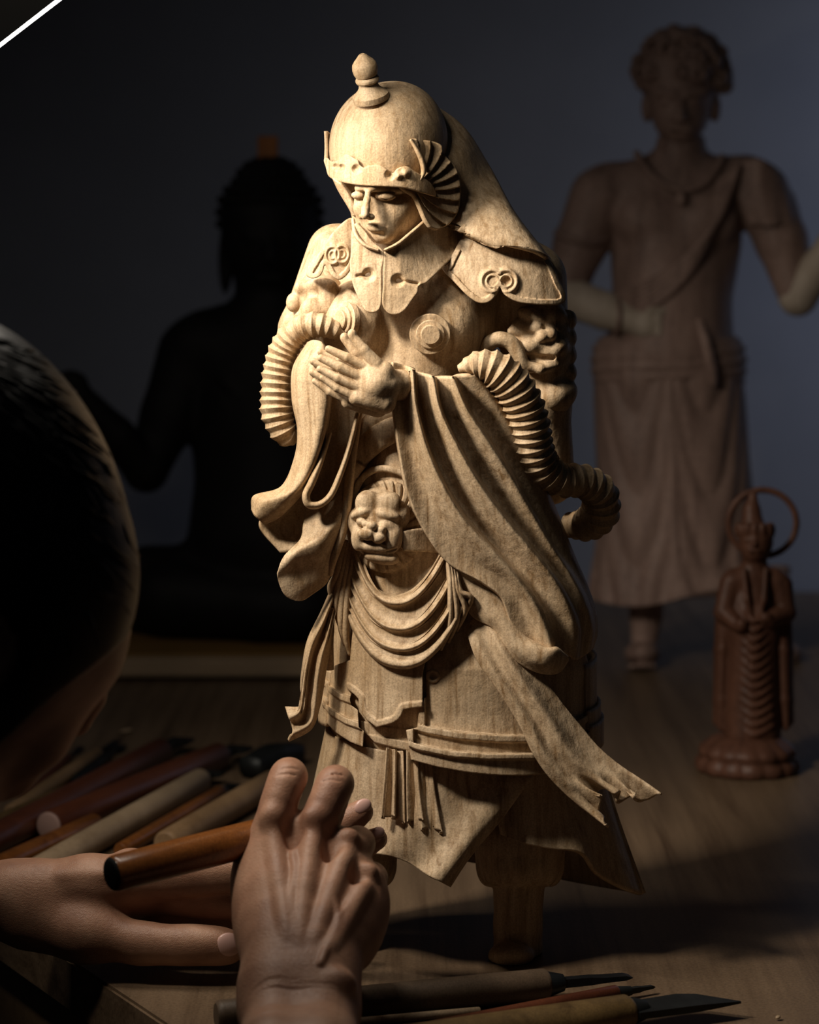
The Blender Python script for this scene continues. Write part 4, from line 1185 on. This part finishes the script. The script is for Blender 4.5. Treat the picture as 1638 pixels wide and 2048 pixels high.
for ring_, (yy, rr) in enumerate(((448, 100), (424, 101), (400, 97), (380, 86), (364, 70), (346, 60), (332, 46), (322, 26))):
    n_ = max(6, int(rr * 6.28 / 19))
    for i in range(n_):
        q = 2 * math.pi * (i + 0.5 * (ring_ % 2)) / n_
        if ring_ < 2 and math.cos(q) > 0.35: continue
        hb.ell((540 + rr * math.sin(q), yy, -4 + rr * math.cos(q)), (10, 10, 10), 2)
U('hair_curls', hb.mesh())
pk = relief([(515, 272), (556, 272), (556, 322), (515, 322)], lambda x, y: 20 + 0 * x, 40, None, h=2, curved=False)
M['orange_wood'] = wood_mat('orange_wood', (0.42, 0.16, 0.045), (0.22, 0.075, 0.02), grain=(60, 60, 8))
block = obj('wood_block', BS(pk[0]), pk[1], M['orange_wood'], origin=tuple(BS.one(535, 322, 0)))
tag(block, 'small orange wooden block on top of the black Buddha head', 'block')

plat = empty('buddha_platform', (-0.29, 1.28, 0), 'low platform with ochre top and pale front rail under the seated Buddha', 'platform')
M['ochre'] = wood_mat('ochre_board', (0.34, 0.19, 0.055), (0.22, 0.115, 0.03), grain=(4, 50, 50), rough=0.6)
M['pale_rail'] = wood_mat('pale_rail_wood', (0.42, 0.31, 0.2), (0.28, 0.19, 0.11), grain=(4, 60, 60), rough=0.55)
zt = PLAT_Z
Vb, Fb = box_mesh((-0.70, 1.072, zt - 0.014), (0.12, 1.52, zt)); bevel_obj(obj('board', Vb, Fb, M['ochre'], plat, smooth=False), 0.002)
Vb, Fb = box_mesh((-0.71, 1.050, 0.005), (0.13, 1.072, zt - 0.001)); bevel_obj(obj('front_rail', Vb, Fb, M['pale_rail'], plat, smooth=False), 0.003)
for x in (-0.66, 0.06):
    for y in (1.10, 1.46):
        Vb, Fb = box_mesh((x, y, 0), (x + 0.04, y + 0.04, zt - 0.014)); obj('foot', Vb, Fb, M['dark_bronze'], plat, smooth=False)
# ------------------------------------------------------------------ chisels and knives
M['dark_red_handle'] = wood_mat('dark_red_handle_wood', (0.125, 0.038, 0.017), (0.055, 0.016, 0.008), grain=(10, 10, 10), rough=0.35, bump=0.1, spec=0.5)
M['orange_handle'] = wood_mat('orange_brown_handle_wood', (0.24, 0.085, 0.020), (0.09, 0.028, 0.008), grain=(24, 60, 90), rough=0.26, bump=0.1, spec=0.5)
M['pale_handle'] = wood_mat('pale_handle_wood', (0.42, 0.31, 0.20), (0.29, 0.20, 0.12), grain=(30, 30, 30), rough=0.5, bump=0.1)
M['tan_handle'] = wood_mat('tan_handle_wood', (0.30, 0.19, 0.10), (0.18, 0.105, 0.05), grain=(30, 30, 30), rough=0.5, bump=0.1)
M['grey_handle'] = wood_mat('greyed_handle_wood', (0.125, 0.085, 0.055), (0.06, 0.04, 0.025), grain=(30, 30, 30), rough=0.5, bump=0.15)
M['yellow_handle'] = wood_mat('worn_yellow_handle_wood', (0.14, 0.088, 0.034), (0.06, 0.035, 0.013), grain=(50, 50, 50), rough=0.5, bump=0.3)
M['steel'] = plain_mat('dark_tool_steel', (0.045, 0.05, 0.055), rough=0.38, metal=0.9, noise=0.3, nscale=60)
M['black_steel'] = plain_mat('black_forged_steel', (0.02, 0.022, 0.022), rough=0.5, metal=0.6, noise=0.3, nscale=60)
M['end_black'] = plain_mat('blackened_end_grain', (0.004, 0.004, 0.004), rough=0.8, spec=0.15)
M['end_pink'] = plain_mat('worn_end_grain', (0.30, 0.19, 0.16), rough=0.6)

def tool(name, label, a, b, r, mat, blade=None, taper=(1.0, 1.0), flat=1.0, end=None, group=None, cat='chisel', shape='chisel', bw=None, steel='steel', drop=0.0):
    """handle from a to b (world), blade continues beyond b by the given length"""
    a = np.asarray(a, float); b = np.asarray(b, float)
    t = (b - a) / np.linalg.norm(b - a)
    root = empty(name, tuple((a + b) / 2 - np.array([0, 0, r * flat])), label, cat, group)
    L = np.linalg.norm(b - a)
    e = min(0.06, r * 0.25 / L)
    V, F = lathe(a, b, [(0, r * taper[0] * .80), (e * .5, r * taper[0] * .93), (e * 1.4, r * taper[0]), (0.3, r * (taper[0] * .7 + taper[1] * .3) * 1.02), (0.7, r * (taper[0] * .3 + taper[1] * .7) * 1.02), (1 - e, r * taper[1]), (1, r * taper[1] * .8)], 28, flat=flat)
    hd_ = obj('handle', V, F, M[mat], root, sharp=40)
    if end:
        V, F = lathe(a - t * 0.0006, a + t * 0.0012, [(0, r * taper[0] * .72), (.4, r * taper[0] * .84), (1, r * taper[0] * .92)], 28, flat=flat)
        obj('end_cap', V, F, M[end], hd_)
    if blade:
        rb = r * taper[1]
        side = np.cross(t, (0, 0, 1)); side /= np.linalg.norm(side)
        up = np.cross(side, t)
        t2 = t.copy(); t2[2] -= drop; t2 /= np.linalg.norm(t2)
        V, F = lathe(b - t * 0.004, b + t * 0.010, [(0, rb * .78), (.3, rb * .80), (1, rb * .55)], 20, flat=flat)
        obj('ferrule', V, F, M[steel], root, sharp=40)
        w0 = rb * .35; w1 = (bw or rb * .8); th = max(0.0012, rb * .18)
        if shape == 'chisel':
            prof = [(-0.002, w0 * .9, th * 1.6), (blade * .45, w0, th * 1.4), (blade * .6, w1, th), (blade * .92, w1, th * .8), (blade, w1, th * .12)]
            V = []
            for s_, w_, h_ in prof:
                c = b + t2 * (s_ + 0.006)
                V += [c - side * w_ - up * h_, c + side * w_ - up * h_, c + side * w_ + up * h_, c - side * w_ + up * h_]
        else:                                                    # broad slanted knife
            V = []
            for s_, wl, wr, h_ in ((0, w1 * .9, w1 * .9, th), (blade * .55, w1, w1 * 1.05, th), (blade * .72, w1, w1 * .75, th * .8), (blade, w1 * .98, -w1 * .9, th * .3)):
                c = b + t2 * s_
                V += [c - side * wr - up * h_, c + side * wl - up * h_, c + side * wl + up * h_, c - side * wr + up * h_]
        n_ = len(V) // 4; F = [(3, 2, 1, 0), tuple(range(4 * n_ - 4, 4 * n_))]
        for i in range(n_ - 1):
            for j in range(4):
                F.append((4*i + j, 4*i + (j+1) % 4, 4*i + 4 + (j+1) % 4, 4*i + 4 + j))
        obj('blade', np.array(V), F, M[steel], root, smooth=False)
    return root
TP = table_pt
GRP = 'chisels spread on the table behind the left hand'
# the fan of tools on the left: (label, near end px, far end px, radius, material, extras)
fan = [
 ('thin dark red chisel with black tip, topmost of the fan on the left', (40, 1602, .004), (138, 1515, .004), .0040, 'dark_red_handle', dict(blade=.045, end=None)),
 ('slim tan chisel with a narrow black blade, second from the top of the fan', (20, 1625, .006), (195, 1508, .006), .0065, 'tan_handle', dict(blade=.06, bw=.003)),
 ('slim dark steel scraper lying behind the dark red handles', (150, 1560, .004), (215, 1512, .004), .0045, 'black_steel', dict(blade=.045, bw=.005)),
 ('pale yellow chisel handle passing under the dark red handles', (-40, 1660, .007), (186, 1562, .007), .0062, 'yellow_handle', dict()),
 ('long thick dark red chisel running off the left edge', (-60, 1705, .012), (322, 1502, .012), .0120, 'dark_red_handle', dict(blade=.055, bw=.010, steel='black_steel')),
 ('thick dark red chisel with a worn pinkish butt end', (96, 1653, .013), (440, 1512, .013), .0125, 'dark_red_handle', dict(blade=.04, bw=.011, end='end_pink', steel='black_steel')),
 ('orange brown chisel butt at the left edge below the dark handles', (-40, 1752, .008), (190, 1648, .006), .0090, 'orange_handle', dict()),
 ('long cream coloured chisel across the middle of the fan', (40, 1762, .010), (402, 1560, .010), .0105, 'pale_handle', dict(blade=.03, bw=.009, steel='black_steel')),
 ('thin glossy orange chisel beside the tan handle', (240, 1702, .006), (440, 1585, .006), .0062, 'orange_handle', dict(blade=.03)),
 ('broad tan chisel nearest the fist, black blade', (330, 1690, .009), (545, 1565, .009), .0110, 'tan_handle', dict(blade=.03, bw=.010, steel='black_steel')),
]
for i, (lab, a, b, r, mat, kw) in enumerate(fan):
    tool('chisel', lab, TP(*a[:2], max(a[2], r)), TP(*b[:2], max(b[2], r)), r, mat, group=GRP, **kw)
# black rounded tool behind the fist
wa, wb = TP(500, 1535, .011), TP(590, 1505, .011)
stone = obj('carving_tool', *sweep([tuple(wa), tuple((wa + wb) / 2 + [0, 0, .002]), tuple(wb)], [.012, .014, .011], [.009, .012, .009], 20, 16, power=3.5), M['black_steel'], origin=tuple((wa + wb) / 2 - [0, 0, .011]))
tag(stone, 'black rounded tool lying on the table behind the raised index finger', 'tool')
# small pale chip of wood
ca = TP(253, 1462, .002)
ch = obj('wood_chip', *lathe(ca - [.006, .003, 0], ca + [.006, .004, .001], [(0, .001), (.3, .003), (.7, .0035), (1, .001)], 8, flat=.5), M['pale_handle'], origin=tuple(ca))
tag(ch, 'tiny pale wood chip on the table above the fan of chisels', 'wood chip')
ca = TP(1556, 2036, .0015)
ch = obj('wood_chip', *lathe(ca - [.0015, .001, 0], ca + [.0015, .001, .001], [(0, .0004), (.3, .0014), (.7, .0015), (1, .0005)], 8, flat=.7), M['pale_handle'], origin=tuple(ca))
tag(ch, 'tiny pale wood crumb near the lower right corner', 'wood chip')

# foreground tools along the lower edge
tool('chisel', 'grey brown round chisel in front, crossing behind the wrist', TP(432, 2032, .0095), TP(1096, 1968, .0095), .0098, 'grey_handle', blade=.05, taper=(.95, 1.0), bw=.004, steel='steel')
tool('chisel', 'thin dark red gouge with a curved tip between the two front handles', TP(800, 2064, .005), TP(1235, 1986, .005), .0052, 'dark_red_handle', blade=.022, taper=(.6, 1.0), bw=.0015, steel='black_steel')
tool('knife', 'broad black bladed carving knife with a worn yellow handle', TP(820, 2085, .0105), TP(1262, 2022, .0105), .0118, 'yellow_handle', blade=.070, cat='knife', shape='knife', bw=.0125, steel='black_steel', flat=.85)
tool('chisel', 'thin pale strip of a tool lying between the front handles', TP(690, 2046, .0025), TP(960, 2022, .0025), .0026, 'pale_handle')
# ------------------------------------------------------------------ the carver: head seen from behind, two working hands
def skin_mat():
    m, nt, b = new_mat('skin')
    tc = nd(nt, 'ShaderNodeTexCoord')
    n1 = nd(nt, 'ShaderNodeTexNoise', Scale=38.0, Detail=4.0, Roughness=0.55); nt.links.new(tc.outputs['Object'], n1.inputs['Vector'])
    c = ramp(nt, n1.outputs[0], [(0.32, (0.27, 0.135, 0.085)), (0.5, (0.355, 0.19, 0.12)), (0.68, (0.43, 0.245, 0.16))])
    nt.links.new(c, b.inputs['Base Color'])
    b.inputs['Roughness'].default_value = 0.48
    b.inputs['Subsurface Weight'].default_value = 0.12
    b.inputs['Subsurface Radius'].default_value = (0.006, 0.002, 0.001)
    b.inputs['Subsurface Scale'].default_value = 0.6
    mp = nd(nt, 'ShaderNodeMapping'); mp.inputs['Scale'].default_value = (1.0, 1.0, 1.9); nt.links.new(tc.outputs['Object'], mp.inputs[0])
    v = nd(nt, 'ShaderNodeTexVoronoi', Scale=820.0); v.feature = 'DISTANCE_TO_EDGE'; nt.links.new(mp.outputs[0], v.inputs['Vector'])
    n2 = nd(nt, 'ShaderNodeTexNoise', Scale=420.0, Detail=3.0); nt.links.new(mp.outputs[0], n2.inputs['Vector'])
    b1 = nd(nt, 'ShaderNodeBump', Strength=0.42, Distance=0.0006); nt.links.new(v.outputs['Distance'], b1.inputs['Height'])
    b2 = nd(nt, 'ShaderNodeBump', Strength=0.30, Distance=0.0008); nt.links.new(n2.outputs[0], b2.inputs['Height']); nt.links.new(b1.outputs[0], b2.inputs['Normal'])
    nt.links.new(b2.outputs[0], b.inputs['Normal'])
    return m
M['skin'] = skin_mat()
M['nail'] = plain_mat('fingernail', (0.58, 0.36, 0.31), rough=0.3, spec=0.5)

RH, LH, HD = Space(1.45), Space(1.58), Space(1.25)
pieces = []
# ---- right fist (back of the hand towards the viewer)
def T(y): return max(0.0, (y - 1700)) * 0.75 + max(0.0, y - 2048) * 1.2
r = Vol((430, 1490, -230), (820, 2090, 420), 2.9)
def c3(x, y, d): return (x, y, d + T(y))
def meta(v, a, b, ra, rb, k=34):
    P = np.array([c3(*(np.array(a) * (1 - q) + np.array(b) * q)) for q in (0, .2, .4, .6, .8, 1)])
    v.chain(P, np.linspace(ra, rb, 6), k)
for a, b, ra, rb in (((552, 1960, 0), (545, 1662, 0), 54, 43), ((585, 1965, 8), (625, 1668, 12), 54, 43), ((622, 1965, 4), (695, 1700, 2), 52, 41), ((650, 1955, -8), (733, 1762, -22), 50, 36)):
    meta(r, a, b, ra, rb)
meta(r, (525, 1900, -40), (518, 1720, -50), 44, 46, 40)
meta(r, (700, 1900, -45), (728, 1800, -48), 40, 40, 40)
r.ell((588, 1660, 0), (34, 40, 34), 24); r.ell((662, 1690, 4), (36, 38, 36), 24); r.ell((712, 1738, -14), (32, 36, 36), 24)             # webs
def arm(v, k=64):
    v.chain([c3(x, y, 0) for x, y in ((560, 1900), (552, 1975), (550, 2030), (548, 2100), (540, 2160), (520, 2230), (500, 2290))], [40, 54, 55, 58, 62, 66, 70], k)
    v.chain([c3(x, y, -4) for x, y in ((630, 1900), (642, 1970), (648, 2030), (650, 2100), (640, 2160), (620, 2230), (600, 2290))], [40, 54, 55, 58, 62, 66, 70], k)
arm(r)
def finger(pts, rad, k=9): r.chain(pts, rad, k, n=14)
finger([(547, 1665, 6), (558, 1602, 12), (576, 1556, -12), (576, 1562, -76), (562, 1620, -130), (548, 1660, -118)], [41, 34, 37, 33, 29, 24])
finger([(628, 1672, 14), (650, 1612, 16), (669, 1570, -12), (669, 1580, -80), (652, 1640, -134), (640, 1680, -122)], [41, 34, 37, 33, 30, 25])
finger([(696, 1704, 2), (714, 1688, -40), (712, 1694, -95), (698, 1730, -135), (690, 1765, -122)], [40, 34, 31, 29, 24])
finger([(735, 1764, -20), (742, 1756, -62), (736, 1772, -105), (718, 1810, -128)], [36, 30, 27, 22])
r.chain([(515, 1735, -60), (510, 1690, -110), (545, 1640, -150)], [40, 34, 27], 14)           # thumb, closing from below
base = r.f.copy()
def fr(x, y):                                                     # skin surface before the details
    q = np.where(base[int(round((x - r.lo[0]) / r.h)), int(round((y - r.lo[1]) / r.h))] < 0)[0]
    return float(r.ax[2][q[-1]]) if len(q) else 0.0
def on(pts, up): return [(x, y, fr(x, y) + up) for x, y in pts]
for (x, y), q in (((545, 1636), 1.05), ((628, 1640), 1.05), ((697, 1680), .95), ((737, 1748), .85)):
    r.ell((x, y, fr(x, y) - 6), (24 * q, 25 * q, 15 * q), 16)
    r.ell((x, y - 6, fr(x, y) - 1), (13 * q, 12 * q, 9 * q), 12)
for pts, rr in (([(548, 1668), (556, 1740), (566, 1810), (576, 1880)], 10), ([(627, 1672), (616, 1740), (606, 1810), (598, 1890)], 10.5), ([(692, 1706), (672, 1760), (650, 1820), (628, 1885)], 9.5), ([(728, 1775), (706, 1815), (682, 1860), (655, 1905)], 8)):
    P_ = cr(np.array(pts, float), 24); u_ = np.linspace(0, 1, 24)
    P_ = [(x, y, fr(x, y) - rr * (1.0 + 0.7 * q * q)) for (x, y), q in zip(P_, u_)]
    r.chain(P_, rr * (1 - .35 * u_), 22)
for pts, rr in (([(652, 1900), (676, 1840), (664, 1785), (682, 1738)], 5), ([(676, 1840), (708, 1800)], 4.5), ([(590, 1870), (582, 1800), (590, 1740), (586, 1706)], 4.5), ([(640, 1930), (652, 1900)], 4.5)):
    r.chain(on(pts, -rr * .45), [rr * .7] + [rr] * (len(pts) - 1), 9, n=20)
for (x, y), a_, sz in (((587, 1668), 0.0, (14, 38, 8)), ((663, 1700), 0.3, (14, 36, 8)), ((717, 1748), 0.5, (12, 32, 8))):
    r.ell((x, y, fr(x, y) + 6), sz, 18, rz=a_, cut=True)
r.ell((680, 1966, fr(680, 1966) - 12), (30, 26, 18), 24)            # wrist bone
for k_, (x, y) in enumerate(((572, 1548), (578, 1536), (664, 1560), (671, 1549))):   # knuckle wrinkles
    r.chain(on([(x - 18, y + 3), (x, y), (x + 18, y + 3)], 0.5), [.9, 1.5, .9], 3, n=6, cut=True)
V, F = smooth_mesh(*r.mesh(), 1); pieces.append((RH(V), F))
fa_ = Vol((400, 2030, 150), (760, 2300, 900), 6); arm(fa_)
V, F = smooth_mesh(*fa_.mesh(), 1); pieces.append((RH(V), F))
# ---- left hand, resting on the table
l = Vol((-260, 1560, -180), (800, 1990, 230), 3.8)
l.chain([(-250, 1840, 0), (-60, 1806, 0), (60, 1800, 10)], [78, 74, 70], 30)
l.chain([(30, 1785, 10), (180, 1770, 26), (322, 1752, 34)], [64, 56, 46], 34)
l.chain([(40, 1805, -20), (180, 1800, -20), (320, 1780, -20)], [66, 60, 46], 34)
l.chain([(60, 1840, 20), (170, 1866, 44), (275, 1886, 62)], [62, 56, 42], 34)
l.ell((262, 1722, 46), (34, 26, 26), 22)
l.chain([(322, 1752, 34), (430, 1745, 70), (540, 1730, 120), (640, 1680, 165), (722, 1624, 185)], [46, 41, 37, 32, 25], 12, n=18)
l.chain([(320, 1782, -24), (450, 1800, 30), (560, 1780, 90), (670, 1722, 140), (752, 1678, 160)], [44, 38, 34, 30, 23], 10, n=18)
l.chain([(300, 1820, -70), (440, 1850, -60), (560, 1840, -20), (650, 1800, 20)], [42, 36, 32, 26], 10, n=14)
l.chain([(275, 1886, 62), (345, 1890, 72), (392, 1890, 76), (436, 1892, 73), (458, 1894, 68)], [43, 37, 38, 36, 32], 12, n=14)
l.chain([(120, 1752, 66), (240, 1748, 82), (318, 1740, 80)], [6, 7, 5], 20)
V, F = smooth_mesh(*l.mesh(), 1); pieces.append((LH(V), F))
# ---- head, turned away and bowed towards the work
h = Vol((-520, 560, -360), (340, 1960, 380), 8)
h.ell((-92, 1075, 0), (322, 440, 300), 10, rz=-0.28)
h.ell((60, 1240, -70), (200, 190, 190), 60)
h.chain([(90, 1300, -60), (32, 1440, -70), (-50, 1530, -80)], [140, 108, 86], 50)
h.ell((172, 1240, -110), (72, 52, 70), 40)
h.ell((196, 1268, -150), (44, 22, 30), 16); h.ell((212, 1312, -170), (40, 22, 60), 22, cut=True); h.ell((180, 1306, -176), (30, 20, 26), 10)
h.chain([(196, 1310, -210), (176, 1390, -262), (150, 1440, -270)], [26, 34, 34], 20)         # nose, on the far side
h.ell((70, 1480, -190), (62, 30, 40), 30); h.ell((10, 1550, -130), (60, 46, 56), 40)         # mouth and chin
h.ell((-20, 1280, 232), (44, 76, 24), 8, rz=-0.2); h.ell((-14, 1282, 250), (24, 50, 16), 6, rz=-0.2, cut=True); h.ell((-34, 1345, 228), (22, 26, 18), 8)   # ear
h.chain([(-120, 1400, 0), (-220, 1600, 20), (-330, 1800, 60)], [190, 170, 185], 50)
V, F = smooth_mesh(*h.mesh(), 1); pieces.append((HD(V), F))
# ---- trunk and arms under the clothes, continuous with wrists and neck (millimetres)
def wpt(space, x, y, d): return space.one(x, y, d) * 1000
neck = wpt(HD, -330, 1800, 60)
rw = wpt(RH, 565, 2270, T(2270)); lw = wpt(LH, -230, 1836, 0)
rs = np.array((-340, -600, 110)); ls = np.array((-430, -250, 120)); re = np.array((-95, -560, -120)); le = np.array((-480, -60, -60))
lo_t = np.array((-640, -800, -720.0)); hi_t = np.array((60, 120, 320.0))
def trunk(grow, upto):
    t = Vol(lo_t, hi_t, 9)
    t.chain([neck, (-400, -430, 110)], [44 + grow, 80 + grow], 30)
    t.chain([(-400, -430, 100), (-430, -420, -100), (-420, -410, -330), (-400, -400, -560)], [120 + grow, 150 + grow, 145 + grow, 160 + grow], 60)
    t.cap(rs, ls, 62 + grow, 62 + grow, 50)
    for s_, e_, w_ in ((rs, re, rw), (ls, le, lw)):
        t.cap(s_, e_, 56 + grow, 44 + grow, 40)
        t.cap(e_, e_ + (w_ - e_) * upto, 42 + grow, 42 + grow + (22 - 42) * upto, 24)
    return t.mesh()
V, F = trunk(0, 1.0); pieces.append((V / 1000.0, F))
PV, PF = merge(pieces)
person = obj('person', PV, PF, M['skin'], origin=(-0.42, -0.41, FLOOR), recalc=False)
tag(person, 'person with black hair leaning over the table, carving with a chisel, seen from behind', 'person')
V, F = trunk(12, 0.62)
M['black_cloth'] = plain_mat('black_shirt_cloth', (0.008, 0.008, 0.009), rough=0.85, noise=0.3, nscale=300, bump=0.2)
obj('shirt', V / 1000.0, F, M['black_cloth'], person, label='plain black long sleeved shirt', recalc=False)
# nails
def nail(space, c, rx, ry, rz_, tiltz, tiltx):
    v = Vol((c[0] - 40, c[1] - 40, c[2] - 30), (c[0] + 40, c[1] + 40, c[2] + 30), 1.6)
    v.ell(c, (rx, ry, rz_), 0, rz=tiltz, ry=tiltx)
    V, F = v.mesh()
    obj('fingernail', space(V), F, M['nail'], person)
nail(LH, (457, 1889, 101), 27, 24, 9, 0.05, -0.38)
nail(LH, (726, 1613, 203), 19, 15, 7, -0.6, -0.3)
nail(LH, (755, 1667, 176), 16, 13, 7, -0.6, -0.3)
# eyelashes on the far side of the cheek
obj('eyelashes', HD(sweep([(206, 1296, -172), (224, 1302, -180), (236, 1298, -190)], [3, 4, 1.5], [3, 4, 1.5], 12, 8)[0]), sweep([(0, 0, 0), (1, 1, 0), (2, 0, 0)], 1, 1, 12, 8)[1], plain_mat('lash_black', (0.005, 0.004, 0.004)), person)
# ---- hair: cap with combed locks
def hair_mat():
    m, nt, b = new_mat('black_hair')
    b.inputs['Base Color'].default_value = (0.006, 0.005, 0.005, 1)
    b.inputs['Roughness'].default_value = 0.45
    b.inputs['Specular IOR Level'].default_value = 0.25
    return m
M['hair'] = hair_mat()
hr = Vol((-560, 540, -370), (340, 1560, 400), 9)
hr.ell((-92, 1075, 0), (352, 474, 332), 10, rz=-0.28)
hr.ell((38, 1150, -10), (232, 215, 235), 40)
hr.fn((-560, 1150, -400), (360, 1600, 420), lambda X, Y, Z: np.maximum((X + 0.95 * (Y - 1250) - 100) * -0.72 * -1 * -1 + 0 * Z, -1000), 40, cut=True) if False else None
hr.ell((150, 1470, -140), (250, 235, 330), 30, rz=0.0, cut=True)
hr.ell((350, 1320, -200), (120, 140, 190), 20, cut=True)
hr.ell((-30, 1310, 260), (70, 100, 70), 20, cut=True)
V, F = smooth_mesh(*hr.mesh(), 2)
hair = obj('hair', HD(V), F, M['hair'], person, recalc=False, label='black hair')
rnd = random.Random(3)
locks = []
crown = np.array((-190.0, 640.0))
for i in range(620):                                             # combed strands from the crown over the visible side
    th = rnd.uniform(-0.35, 1.75); r0 = rnd.uniform(30, 620); ln_ = rnd.uniform(160, 330)
    bend = rnd.uniform(-0.10, 0.10); wv = rnd.uniform(0.008, 0.02); ph = rnd.uniform(0, 6)
    pts = []
    for q in np.linspace(0, 1, 9):
        a_ = th + bend * q + wv * math.sin(q * 7 + ph); rr = r0 + ln_ * q
        x, y = crown[0] + rr * math.cos(a_), crown[1] + rr * math.sin(a_)
        if not (-500 < x < 330 and 560 < y < 1500): break
        d_ = hr.front(x, y)
        if d_ == 0.0: break
        pts.append((x, y, d_ + 1.0))
    if len(pts) < 5: continue
    w_ = rnd.uniform(3, 7)
    locks.append(sweep(pts, [.8, w_, w_ * .8, .8], [.8, 4, 4, .8], 14, 6))
LV, LF = merge(locks)
o = obj('hair_locks', HD(LV), LF, M['hair'], hair, recalc=False); o['kind'] = 'stuff'
# ---- chisel held in the fist
ha, hb_ = RH.one(221, 1749, 165), RH.one(585, 1656, -82)
tl = tool('chisel', 'glossy orange brown chisel gripped in the fist, black butt end', ha, hb_, .0105, 'orange_handle', blade=.022, end='end_black', bw=.004)
